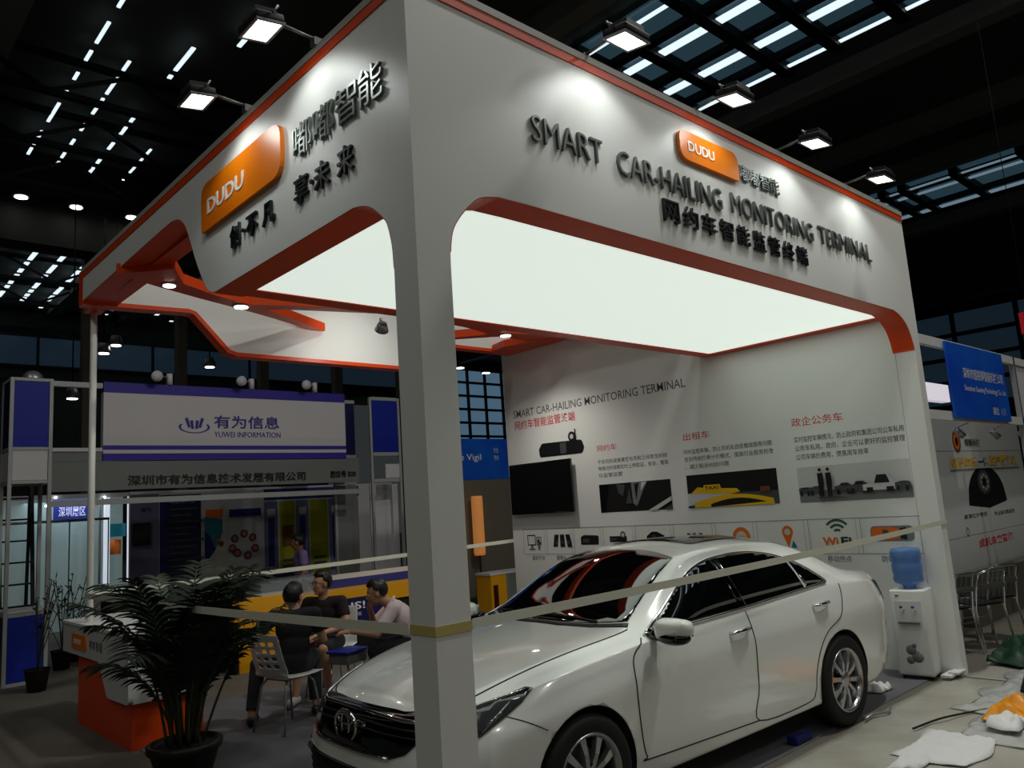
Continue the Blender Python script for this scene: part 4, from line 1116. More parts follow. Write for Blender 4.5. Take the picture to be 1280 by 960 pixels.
# chrome stacking chairs
def chrome_chair(x, y, rz, label):
    t = thing('chrome_chair', label, 'chair', (x, y, 0), rz, 'chrome chairs by the neighbouring stand')
    for sg in (1, -1):
        MB().tube([(.22, sg*.21, 0), (.19, sg*.20, .30), (.17, sg*.20, .45), (.10, sg*.20, .46), (-.17, sg*.20, .45)], .011, 8).build('front_leg', 'chrome', t)
        MB().tube([(-.25, sg*.21, 0), (-.19, sg*.20, .42), (-.22, sg*.195, .62), (-.28, sg*.185, .80)], .011, 8).build('rear_leg', 'chrome', t)
    MB().tube([(-.28, -.185, .80), (-.30, -.12, .825), (-.30, .12, .825), (-.28, .185, .80)], .011, 8).build('back_rail', 'chrome', t)
    m = MB()
    for i in range(5): m.tube([(-.205, -.15+.075*i, .50), (-.285, -.14+.07*i, .80)], .006, 6)
    m.bar((-.245, -.18, .66), (-.245, .18, .66), .012, .05); m.build('backrest', 'grey_metal', t)
    MB().boxr((-.19, -.19, .455), (.20, .19, .48), .01).build('seat', 'dark_metal', t)
    MB().tube([(.195, -.20, .22), (.195, .20, .22)], .008, 6).build('stretcher', 'chrome', t)
chrome_chair(6.95, .46, R_(70), 'chrome frame chair closest to the end of the picture wall')
chrome_chair(7.42, .30, R_(66), 'middle chrome frame chair beside the green tarpaulin')
chrome_chair(7.95, .33, R_(62), 'chrome frame chair farthest from the picture wall')

# ------------------------------------------------------------------ things lying on the floor
def crumple(nx, ny, x0, x1, y0, y1, amp, seed, m, name, label, cat, edge=1.0, z0=.012, fold=1.0):
    r = random.Random(seed); ph = [(r.uniform(2, 9)*fold, r.uniform(0, 6.3), r.uniform(0, pi)) for _ in range(9)]
    mb = MB(); V = []
    for j in range(ny+1):
        row = []
        for i in range(nx+1):
            u, v = i/nx, j/ny; x = x0+(x1-x0)*u; y = y0+(y1-y0)*v
            h = 0
            for f, p, a in ph: h += abs(sin(f*(x*cos(a)+y*sin(a))*2+p))
            e = min(u, 1-u, v, 1-v)*8
            wob = edge*.06*sin(9*x+seed)*(1 if j in (0, ny) else 0)
            row.append(mb.bm.verts.new((x+(edge*.05*sin(7*y+seed) if i in (0, nx) else 0), y+wob*(y1-y0), z0+amp*(h/9)**2*(min(1, e)*.85+.15)*2)))
        V.append(row)
    for j in range(ny):
        for i in range(nx): mb._f([V[j][i], V[j][i+1], V[j+1][i+1], V[j+1][i]], True)
    o = mb.build(name, m); sm = o.modifiers.new('t', 'SOLIDIFY'); sm.thickness = .002
    return tag(o, label, cat)
crumple(90, 50, 2.2, 5.94, -3.2, .120, .010, 3, 'sheet', 'protective_sheet', 'dusty grey protective sheet spread along the front of the carpet', 'floor covering', z0=.002, edge=.03)
crumple(30, 40, 5.96, 7.2, -3.2, -.02, .010, 4, 'sheet', 'protective_sheet', 'dusty grey protective sheet beyond the wall end, under the tarpaulin', 'floor covering', z0=.002, edge=.2)
crumple(50, 40, 4.75, 6.9, -1.5, -.35, .045, 9, 'film', 'plastic_film', 'crumpled clear plastic film heaped at the lower right', 'plastic sheet', z0=.02, fold=1.4)
crumple(26, 22, 4.05, 4.75, -1.15, -.56, .035, 5, 'film', 'plastic_film', 'crumpled plastic film lying before the orange bag', 'plastic sheet', z0=.02, fold=2)
crumple(26, 20, 3.45, 4.15, -.85, -.38, .022, 15, 'paper', 'waste_paper', 'crumpled white waste paper near the bottom edge', 'waste paper', z0=.018, fold=2.4)
crumple(14, 10, 3.15, 3.5, -.62, -.45, .03, 19, 'paper', 'waste_paper', 'small torn paper scrap left of the waste paper', 'waste paper', z0=.018, fold=3)
mat('bag_orange', s(232, 150, 24), .35); mat('tarp_green', s(26, 62, 40), .5, noise=(6, .7, s(12, 30, 20)))
crumple(40, 30, 4.42, 5.1, -1.05, -.62, .075, 21, 'bag_orange', 'plastic_bag', 'orange plastic bag with a white label on the floor at right', 'plastic bag', z0=.06, fold=1.3)
crumple(12, 10, 4.22, 4.50, -.92, -.70, .06, 23, 'paper', 'paper_sheet', 'white sheet of paper leaning on the orange bag', 'paper', z0=.07, fold=2)
crumple(40, 26, 6.45, 8.3, -.42, -.02, .13, 27, 'tarp_green', 'tarpaulin', 'bunched dark green tarpaulin beside the chrome chairs', 'tarpaulin', z0=.03, fold=2)
m = MB(); m.tube(arc_pts([(4.05, -.28), (4.4, -.36), (4.7, -.46), (4.95, -.6)], 6) and [(x, y, .032+.004*sin(9*x)) for x, y in arc_pts([(4.05, -.28), (4.4, -.36), (4.7, -.46), (4.95, -.6)], 6)], .008, 8)
tag(m.build('black_cable', 'black'), 'short black cable lying on the protective sheet', 'cable')
m = MB(); m.bar((5.1, -.72, .13), (5.62, -.62, .16), .03, .02); tag(m.build('black_bar', 'dark_metal'), 'black flat bar lying on the heaped plastic film', 'metal bar')
bx = MB(); bx.boxr((3.28, .215, .007), (3.50, .30, .065), .008); tag(bx.build('small_box', 'print_navy'), 'small blue carton on the floor beneath the car sill', 'box')
m = MB(); m.tube([(4.10, .09, .03), (4.25, .10, .032), (4.38, .03, .03), (4.5, .06, .03)], .010, 6); tag(m.build('cable_end', 'aluminium'), 'grey cable end lying by the rear wheel', 'cable')
crumple(12, 10, 5.0, 5.22, .33, .50, .05, 33, 'paper', 'waste_paper', 'crumpled tissue on the carpet behind the rear wheel', 'waste paper', z0=.012, fold=3)
m = MB(); m.box((5.72, .02, .03), (6.05, .11, .05)); m.box((5.80, -.02, .052), (6.0, .07, .066)); tag(m.build('folded_cardboard', 'paper'), 'folded pale cardboard at the foot of the wall end', 'cardboard')
# ------------------------------------------------------------------ the blue and white stand behind
mat('frame_white', s(176, 178, 176), .4, metal=.2)
mat('panel_blue', s(22, 40, 150), .4); mat('panel_blue_dark', s(14, 20, 74), .45); mat('band_purple', s(52, 40, 150), .45)  # dark copy holds shade of side and set-back panels, and the sign's own blue
mat('fascia_white', s(206, 202, 204), .45); mat('cloth_black', s(20, 20, 22), .9); mat('smoked', s(120, 124, 120), .3)
FYW = 9.1
yw = thing('display_stand', 'white and purple exhibition stand with a rounded logo across the aisle', 'exhibition stand', (3, 9.1, 0))
f = MB().box((1.13, FYW, 3.0), (5.0, FYW+.12, 3.80)).build('fascia', 'fascia_white', yw, True)
MB().box((1.13, FYW-.004, 3.80), (5.0, FYW+.12, 3.95)).build('top_band', 'band_purple', yw, True)
MB().box((1.13, FYW-.004, 2.985), (5.0, FYW-.0005, 3.045)).build('purple_stripe', 'band_purple', f, True)
MB().box((1.13, FYW, 2.93), (5.0, FYW+.12, 2.984)).build('white_rail', 'fascia_white', yw, True)
MB().box((1.13, FYW-.004, 2.83), (5.0, FYW+.12, 2.929)).build('lower_band', 'band_purple', yw, True)
bd = MB().box((.50, FYW+.01, 2.42), (5.25, FYW+.08, 2.82)).build('name_board', 'smoked', yw, True)
write('深圳市有为信息技术发展有限公司', (1.46, FYW+.009, 2.465), XR, 2.76, .155, 'dark_letter', bd, .012, .012, res=2)
write('展位号 B20', (4.68, FYW+.009, 2.50), XR, .5, .12, 'dark_letter', bd, .012, .02, res=2)
lg = Print((2.40, FYW-.001, 3.33), XR)
lg.ring(0, -.005, .235, .035, 'print_purple', R_(150), R_(390), 30, .40)
for u, a in ((-.11, -.3), (-.04, -.12), (.04, .12), (.11, .3)):
    d = Vector((sin(a), cos(a))); n_ = Vector((d.y, -d.x)); h = .15 if abs(u) > .1 else .13; b0 = Vector((u*.7, -.045+abs(u)*.3))
    lg.shape([tuple(b0-n_*.02), tuple(b0+n_*.02), tuple(b0+d*h+n_*.024), tuple(b0+d*h-n_*.024)], 'print_purple')
lg.build('logo', f)
write('有为信息', (2.70, FYW-.001, 3.315), XR, 1.07, .20, 'print_purple', f, .01, .008, res=2)
write('YUWEI INFORMATION', (2.70, FYW-.001, 3.175), XR, 1.09, .085, 'print_purple', f, .006, .0, res=2)
# left blue tower
tw = thing('blue_tower', 'white framed tower with blue panels at the left edge', 'display tower', (.25, 9.35, 0))
for x in (.02, .48):
    for y in (9.12, 9.62): MB().box((x-.022, y-.022, 0), (x+.022, y+.022, 3.95)).build('post', 'frame_white', tw, True)
for z in (.02, .87, 2.56, 3.0, 3.93):
    for a, b in (((.045, 9.10, z-.02), (.455, 9.14, z+.02)), ((.0, 9.145, z-.02), (.04, 9.595, z+.02)), ((.46, 9.145, z-.02), (.50, 9.595, z+.02)), ((.045, 9.60, z-.02), (.455, 9.64, z+.02))): MB().box(a, b).build('rail', 'frame_white', tw, True)
MB().box((.046, 9.11, 3.025), (.452, 9.13, 3.905)).build('upper_panel', 'panel_blue', tw, True)
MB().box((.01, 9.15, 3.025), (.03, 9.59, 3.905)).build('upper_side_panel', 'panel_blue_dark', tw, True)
MB().box((.046, 9.11, 2.585), (.452, 9.13, 2.975)).build('white_panel', 'fascia_white', tw, True)
MB().box((.01, 9.15, 2.585), (.03, 9.59, 2.975)).build('white_side_panel', 'fascia_white', tw, True)
MB().box((.046, 9.11, .045), (.452, 9.13, .845)).build('lower_panel', 'panel_blue', tw, True)
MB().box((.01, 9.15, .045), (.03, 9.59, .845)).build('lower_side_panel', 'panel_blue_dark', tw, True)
MB().box((.0, 9.10, .895), (.50, 9.64, .925)).build('tower_counter', 'fascia_white', tw, True)
br = thing('connecting_beam', 'white beam and shelf panels joining the blue tower to the white fascia', 'beam', (.8, 9.1, 2.6))
MB().box((.505, 9.12, 3.86), (1.125, 9.18, 3.93)).build('top_beam', 'frame_white', br, True)
MB().box((.505, 9.12, 2.83), (1.125, 9.18, 3.0)).build('shelf_panel', 'smoked', br, True)
MB().box((.505, 9.105, 2.96), (1.125, 9.119, 3.01)).build('shelf_edge', 'fascia_white', br, True)
MB().box((.505, 9.12, 2.22), (5.25, 9.16, 2.30)).build('lower_beam', 'frame_white', br, True)
t_ = thing('dome_light', 'small grey dome standing on top of the blue tower', 'lamp', (.30, 9.35, 3.951)); MB().lathe([(.13, 0), (.13, .03), (.11, .09), (.06, .13), (.005, .145)], n=18).build('dome', 'aluminium', t_)
# right blue cluster
rc2 = thing('blue_tower', 'blue panelled tower at the right end of the white stand, beside the corner post', 'display tower', (5.8, 9.4, 0))
for x, y in ((5.05, 9.6), (5.52, 9.12), (6.12, 9.12), (5.52, 9.9)): MB().box((x-.022, y-.022, 0), (x+.022, y+.022, 3.92)).build('post', 'frame_white', rc2, True)
for z in (2.43, 2.90, 3.90):
    MB().box((5.55, 9.10, z-.03), (6.09, 9.14, z+.03)).build('rail', 'frame_white', rc2, True); MB().box((5.08, 9.60, z-.03), (5.5, 9.64, z+.03)).build('rail', 'frame_white', rc2, True)
MB().box((5.545, 9.11, 2.935), (6.095, 9.13, 3.865)).build('upper_panel', 'panel_blue', rc2, True)
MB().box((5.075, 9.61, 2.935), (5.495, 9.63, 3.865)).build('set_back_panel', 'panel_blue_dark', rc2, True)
MB().box((5.075, 9.60, .1), (5.495, 9.62, 2.39)).build('grey_panel', 'smoked', rc2, True)
MB().box((5.80, 9.11, 2.47), (6.095, 9.13, 2.72)).build('white_panel', 'fascia_white', rc2, True)
MB().box((5.70, 9.5, .1), (6.30, 9.52, 2.38)).build('pale_panel', 'fascia_white', rc2, True)
# clip-on lamps along the top
for x, w_ in ((1.86, 'first'), (3.14, 'second'), (4.26, 'third')):
    t_ = thing('clip_lamp', 'white clip-on lamp on the purple band, %s from the left' % w_, 'lamp', (x, 9.12, 3.951), 0, 'clip-on lamps on the purple band')
    MB().cyl((.18, 0, .0), (.18, 0, .17), .045, 12).build('clamp', 'fascia_white', t_)
    MB().tube([(.18, 0, .10), (.05, -.08, .12), (-.02, -.12, .11)], .012, 6).build('arm', 'aluminium', t_)
    MB().lathe([(.03, .10), (.075, .02), (.08, -.03), (.005, -.035)][::-1], (-.05, -.14, .10), 'Y', 14).build('lamp_head', 'fascia_white', t_)
# back wall with posters
bw = thing('poster_wall', 'row of posters and panels along the back of the white stand', 'wall panel', (4.5, 11.7, 0))
MB().box((2.25, 11.62, 0), (7.6, 11.68, 2.5)).build('back_panel', 'fascia_white', bw, True)
def bprint(u0, z0): return Print((u0, 11.618, z0), XR, gap=.003)
mat('lavender', s(120, 118, 150), .5); mat('poster_yellow', s(150, 150, 14), .5); mat('poster_olive', s(140, 120, 10), .5); mat('poster_blue', s(40, 52, 120), .5); mat('poster_navy', s(18, 22, 70), .45); mat('bottle_teal', s(10, 130, 150), .4)
p = bprint(2.26, .9); p.rect(0, 0, .47, 1.55, 'lavender').ring(.27, 1.45, .12, .03, 'print_black', R_(150), R_(390), 16, .4).text('有为', .16, 1.24, .18, .08, 'print_black', .01).build('poster_print', bw)
p = bprint(2.74, .9); p.rect(0, 0, .72, 1.52, 'poster_navy').rect(.02, .02, .10, 1.5, 'print_navy')
for i in range(11): p.rect(.16, .15+i*.11, .16+.12*(3+(i*7) % 3), .18+i*.11, 'print_mid')
p.text('车联网平台', .15, 1.36, .44, .08, 'print_sky', .01).build('poster_print', bw)
p = bprint(3.52, .95); p.rect(0, 0, .40, 1.22, 'print_cream').rect(.02, 1.02, .34, 1.18, 'print_orange').shape(rounded([(.0, .25, .0), (.20, .45, .02), (.33, .75, .06), (.33, 1.0, .05), (.0, 1.05, .02)]), 'bottle_teal').shape([(0, .2), (.2, .45), (.1, .7), (0, .8)], 'print_navy').disc(.3, .55, .05, 'print_brown').disc(.24, .62, .04, 'print_pink').build('poster_print', bw)
p = bprint(3.96, .95); p.rect(0, 0, .62, 1.20, 'print_light')
for u, v in ((.12, .62), (.30, .70), (.46, .62), (.16, .36), (.36, .30), (.5, .42), (.06, .45)): p.disc(u, v, .075, 'print_brown').disc(u, v, .045, 'print_pink')
p.rect(0, 1.02, .62, 1.16, 'print_navy').build('poster_print', bw)
for i, (a, b, mm) in enumerate(((4.66, 4.95, 'lavender'), (4.97, 5.30, 'poster_yellow'), (5.32, 5.60, 'lavender'), (5.62, 6.02, 'poster_yellow'), (6.04, 6.32, 'lavender'), (6.34, 6.74, 'poster_olive'))):
    p = bprint(a, .80); p.rect(0, 0, b-a, 1.42, mm).rect(0, 1.45, b-a+.02, 1.66, 'poster_blue')
    if mm == 'lavender': p.rect(.08, .2, .2, 1.1, 'poster_blue').rect(.06, 1.15, .22, 1.28, 'print_light')
    else: p.rect(.05, .55, b-a-.05, .95, 'print_brown' if i == 1 else mm).rect(.06, .15, b-a-.06, .2, 'print_mid').rect(.06, .26, b-a-.06, .31, 'print_mid')
    p.build('poster_print', bw)
t_ = thing('wall_screen', 'small dark screen on the pale wall left of the navy poster', 'screen', (2.42, 11.57, 1.6))
MB().boxr((2.28, 11.55, 1.58), (2.57, 11.59, 1.96), .006).build('bezel', 'screen_black', t_, True); MB().box((2.38, 11.59, 1.7), (2.48, 11.6165, 1.8)).build('wall_bracket', 'dark_metal', t_, True)
# black draped counters along its front
for x0, x1, l in ((1.35, 2.75, 'black draped counter behind the palm'), (2.85, 4.3, 'black draped counter left of the yellow display counter')):
    t_ = thing('draped_counter', l, 'counter', ((x0+x1)/2, 9.6, 0)); MB().boxr((x0, 9.4, 0), (x1, 9.95, .95), .02).build('cloth', 'cloth_black', t_, True); MB().box((x0+.02, 9.42, .9505), (x1-.02, 9.93, .975)).build('counter_top', 'dark_metal', t_, True)
# yellow display counters in front
mat('yellow_panel', s(226, 160, 8), .45); mat('case_glass', s(200, 215, 220), .05, alpha=.22); mat('stripe_blue', s(50, 56, 130), .5)
yc = thing('display_counter', 'yellow display counter with a glass case and stripes behind the seated men', 'counter', (3.4, 7.3, 0))
MB().boxr((2.1, 7.0, 0), (5.4, 7.5, .62), .01).build('counter_base', 'cloth_black', yc, True)
MB().box((2.08, 6.98, .625), (5.42, 7.52, .83)).build('counter_front', 'yellow_panel', yc, True)
MB().boxr((2.13, 6.96, .0), (2.72, 6.999, .90), .008).build('end_panel', 'yellow_panel', yc, True)
MB().box((2.45, 7.02, .8305), (3.4, 7.48, 1.07)).build('glass_case', 'case_glass', yc, True)
MB().box((2.5, 7.08, .8305), (2.95, 7.4, .90)).build('case_tray', 'panel_white', yc, True)
m = MB(); m.box((3.45, 7.44, .8305), (5.4, 7.47, .95)); m.build('stripe_panel', 'stripe_blue', yc, True)
m = MB(); m.box((3.45, 7.44, .9505), (5.4, 7.47, 1.02)); m.build('pale_panel', 'panel_white', yc, True)
sb = MB().box((3.62, 6.955, .25), (4.25, 6.979, .72)).build('sign_board', 'panel_blue_dark', yc, True)
write('IS!', (3.72, 6.954, .56), XR, .22, .10, 'white_letter', sb, .004, .01); write('智能', (3.76, 6.954, .47), XR, .12, .05, 'print_light', sb, .004, .0)
# far lit stand behind the blue tower
fs = thing('far_stand', 'brightly lit stand in the distance behind the blue tower', 'exhibition stand', (1.9, 14.3, 0))
mat('lit_white', s(226, 236, 250), .5, emit=.55, emit_col=(.80, .88, 1, 1)); mat('lit_blue', s(40, 60, 190), .5, emit=.05, emit_col=(.2, .3, 1, 1)); mat('lit_teal', s(150, 176, 170), .5, emit=.05, emit_col=(.75, .95, .9, 1)); mat('lit_letter', s(220, 226, 255), .5, emit=.5)  # lit_teal: slight glow put in for light on back panel and desk top
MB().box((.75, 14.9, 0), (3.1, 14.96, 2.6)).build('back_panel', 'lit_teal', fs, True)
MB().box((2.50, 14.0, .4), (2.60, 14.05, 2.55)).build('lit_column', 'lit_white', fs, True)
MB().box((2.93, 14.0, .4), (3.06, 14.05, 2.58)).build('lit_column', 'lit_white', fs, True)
m = MB(); m.box((2.62, 14.1, 1.75), (2.92, 14.13, 2.0)); m.build('blue_shelf', 'print_teal', fs, True)
MB().lathe([(.10, 0), (.10, .28), (.02, .30)], (2.82, 14.4, 1.4), n=16).build('gold_column', 'print_orange', fs, True)
sg_ = MB().box((1.6, 13.9, 2.08), (2.22, 13.95, 2.5)).build('sign_panel', 'lit_blue', fs, True)
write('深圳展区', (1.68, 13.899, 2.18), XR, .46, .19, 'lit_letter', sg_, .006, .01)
for x, z in ((1.46, 2.40), (1.62, 2.55), (2.46, 2.52)): MB().ball((x, 13.85, z), .022, u=10, v=6).build('spotlight', 'lamp_face', fs, True)
MB().box((.75, 13.9, 2.52), (3.1, 13.96, 2.60)).build('top_rail', 'frame_white', fs, True)
for x in (1.2, 1.55, 2.4): MB().box((x-.02, 13.9, 0), (x+.02, 13.94, 2.52)).build('post', 'frame_white', fs, True)
lamp('AREA', 'far_stand_light', (1.9, 14.3, 2.5), 8, (1.9, 14.3, 0), (.8, .88, 1), 1.2)
# railing and ladder at the left edge
t_ = thing('hand_rail', 'grey railing with thin uprights crossing behind the blue tower', 'railing', (.9, 11.0, 0))
MB().cyl((-.6, 11.0, 2.06-.0), (1.75, 11.0, 2.06), .02, 8).build('top_rail', 'aluminium', t_, True)
for i in range(9): MB().cyl((-.5+i*.28, 11.0, 0), (-.5+i*.28, 11.0, 2.05), .010, 6).build('upright', 'aluminium', t_, True)
ld = thing('step_ladder', 'dark step ladder leaning open behind the blue tower', 'ladder', (.3, 10.3, 0))
for sx, x0 in ((1, .10), (-1, .5)):
    MB().bar((x0+.05, 10.1, 0), (x0+.02, 10.35, 2.6), .03, .05).build('rail', 'dark_metal', ld, True)
    MB().bar((x0+.05, 10.75, 0), (x0+.02, 10.4, 2.6), .03, .04).build('strut', 'dark_metal', ld, True)
for i in range(8):
    z = .3+i*.3; y = 10.1+.25*z/2.6; MB().box((.16, y-.04, z-.012), (.52, y+.04, z+.012)).build('step', 'dark_metal', ld, True)
# white desk with a blue chair near the far stand
t_ = thing('white_desk', 'small white desk beyond the pole', 'desk', (2.2, 12.5, 0))
MB().box((1.75, 12.2, .90), (2.75, 12.8, .94)).build('desk_top', 'lit_teal', t_, True); MB().box((1.78, 12.22, 0), (2.1, 12.26, .90)).build('front_panel', 'panel_white', t_, True); MB().box((2.4, 12.22, 0), (2.72, 12.26, .90)).build('front_panel', 'panel_white', t_, True); MB().box((2.105, 12.24, .1), (2.395, 12.28, .86)).build('blue_panel', 'panel_blue', t_, True)
# thin plants round the tower
def shrub(x, y, h, n, seed, label):
    t = thing('potted_shrub', label, 'potted plant', (x, y, 0), 0, 'small shrubs by the blue tower'); r = random.Random(seed)
    MB().lathe([(.10, 0), (.14, .25), (.15, .26), (.13, .24), (.005, .22)], n=16).build('pot', 'pot_dark', t)
    for i in range(n):
        a = r.uniform(0, 6.28); sp = r.uniform(.1, .4); hh = h*r.uniform(.6, 1)
        P = [(0, 0, .22), (sp*.3*cos(a), sp*.3*sin(a), .22+(hh-.2)*.5), (sp*cos(a), sp*sin(a), hh)]
        b = MB(); b.tube(arc_pts3(P, 4), .006, 5); so = b.build('twig', 'palm_stem', t)
        lf = MB()
        for k_ in range(7):
            q = Vector(P[1])+(Vector(P[2])-Vector(P[1]))*(k_/6); d = Vector((r.uniform(-1, 1), r.uniform(-1, 1), r.uniform(-.2, .7))).normalized(); L = r.uniform(.06, .14)
            w = d.cross(Vector((0, 0, 1))).normalized()*.018; lf.poly([q, q+d*L*.5+w, q+d*L, q+d*L*.5-w])
        lf.build('leaves', 'palm_leaf', so)
def arc_pts3(P, n):
    a, b, c = (Vector(p) for p in P); return [(1-t)**2*a+2*t*(1-t)*b+t*t*c for t in [i/(n*2) for i in range(n*2+1)]]
shrub(.25, 8.45, 1.35, 9, 1, 'small shrub in front of the lower blue panel tower'); shrub(.85, 9.9, 1.25, 10, 2, 'small shrub between the blue tower and the pole'); shrub(1.15, 10.5, 1.3, 10, 3, 'small shrub beyond the reception counter end')
# boards seen between post and picture wall
t_ = thing('tall_display_board', 'blue display board with white lettering between post and picture wall', 'display board', (8, 9.05, 0))
MB().box((6.9, 9.0, 2.38), (8.75, 9.06, 3.18)).build('blue_panel', 'banner_blue', t_, True)
MB().box((6.9, 9.0, 0), (8.75, 9.05, 2.375)).build('brown_panel', 'column_grey', t_, True)
write('e Vigil', (7.43, 8.999, 2.72), XR, .53, .16, 'white_letter', t_, .004, .0); write('安全', (8.30, 8.999, 2.9), XR, .12, .10, 'print_light', t_, .004, .0); write('警戒', (8.30, 8.999, 2.75), XR, .12, .10, 'print_light', t_, .004, .0)
t_ = thing('warm_lamp', 'orange glowing tube lamp beside the corner post', 'lamp', (7.62, 8.8, 0))
mat('warm_glow', s(214, 120, 50), .6, emit=.22, emit_col=(1, .42, .12, 1))
MB().lathe([(.10, .95), (.11, 1.0), (.11, 2.0), (.10, 2.06)], (7.62, 8.8, 0), n=18).build('lamp_shade', 'warm_glow', t_, True); MB().lathe([(.14, 0), (.14, .03), (.02, .05), (.02, .95)], (7.62, 8.8, 0), n=14).build('stand', 'dark_metal', t_, True)
t_ = thing('yellow_cabinet', 'small yellow and pale cabinet right of the corner post', 'cabinet', (7.9, 8.3, 0))
MB().box((7.25, 8.1, 0), (7.62, 8.5, .62)).build('yellow_end', 'yellow_panel', t_, True); MB().box((7.621, 8.1, 0), (8.7, 8.5, .62)).build('pale_front', 'smoked', t_, True); MB().box((7.3, 8.08, .05), (7.4, 8.099, .45)).build('red_stripe', 'tail_red', t_, True); MB().box((7.24, 8.09, .6205), (8.71, 8.51, .66)).build('cabinet_top', 'panel_white', t_, True)
# ------------------------------------------------------------------ people
mat('skin', s(186, 140, 112), .5); mat('skin_dark', s(150, 104, 80), .5)
mat('hair', s(14, 12, 12), .45); mat('shirt_black', s(16, 16, 19), .85); mat('shirt_maroon', s(28, 18, 20), .85); mat('shirt_pink', s(240, 220, 220), .8, noise=(30, .3, s(222, 196, 200))); mat('shirt_lilac', s(112, 96, 140), .8)
mat('trouser_grey', s(48, 48, 54), .85); mat('trouser_dark', s(26, 27, 32), .85); mat('short_dark', s(34, 32, 34), .85); mat('shoe', s(40, 40, 42), .5); mat('shoe_light', s(170, 168, 164), .5)
mat('eye_white', s(220, 216, 210), .3); mat('lip', s(140, 82, 74), .5)
def remeshed(mb, name, m, parent, voxel, smooth=4, fac=.5):
    bmesh.ops.recalc_face_normals(mb.bm, faces=mb.bm.faces[:])
    me = bpy.data.meshes.new(name); mb.bm.to_mesh(me); mb.bm.free(); me.materials.append(MATS[m])
    o = link(name, me, parent)
    r = o.modifiers.new('fuse', 'REMESH'); r.mode = 'VOXEL'; r.voxel_size = voxel; r.use_smooth_shade = True
    if smooth:
        q = o.modifiers.new('soft', 'SMOOTH'); q.iterations = smooth; q.factor = fac
    return o
V = Vector
def rot3(yaw=0, pitch=0, roll=0): return Matrix.Rotation(yaw, 3, 'Z') @ Matrix.Rotation(pitch, 3, 'Y') @ Matrix.Rotation(roll, 3, 'X')
def hand(mb, w, d, up, side, curl=.5, k=1.0):
    """palm, four unequal bent fingers and a thumb; d = pointing, up = back of the hand, side = thumb side"""
    d = V(d).normalized(); up = (V(up)-d*V(up).dot(d)).normalized(); sd = d.cross(up)
    if sd.dot(V(side)) < 0: sd = -sd
    M = Matrix((d, sd, up)).transposed()
    w = V(w); pc = w+d*.045*k
    mb.ball(pc, (.050*k, .038*k, .016*k), M, 14, 10)
    for i, (o, L, dl) in enumerate(((.027, .068, -.002), (.009, .078, .003), (-.010, .072, 0), (-.028, .056, -.008))):
        r = .0088*k
        a = pc+d*(.040+dl)*k+sd*o*k
        ang = curl*.55; dd = d*cos(ang)-up*sin(ang); b = a+dd*L*.48*k
        ang = curl*1.5; dd = d*cos(ang)-up*sin(ang); c = b+dd*L*.34*k
        ang = curl*2.2; dd = d*cos(ang)-up*sin(ang); e = c+dd*L*.26*k
        mb.capsule(a-d*.012, b, r*1.05, r); mb.capsule(b, c, r, r*.92); mb.capsule(c, e, r*.92, r*.78)
    a = w+d*.022*k+sd*.026*k; b = a+(d*.55+sd*.75-up*.25).normalized()*.036*k; c = b+(d*.85+sd*.3-up*.35).normalized()*.030*k
    mb.capsule(a, b, .012*k, .0105*k); mb.capsule(b, c, .0105*k, .0085*k)
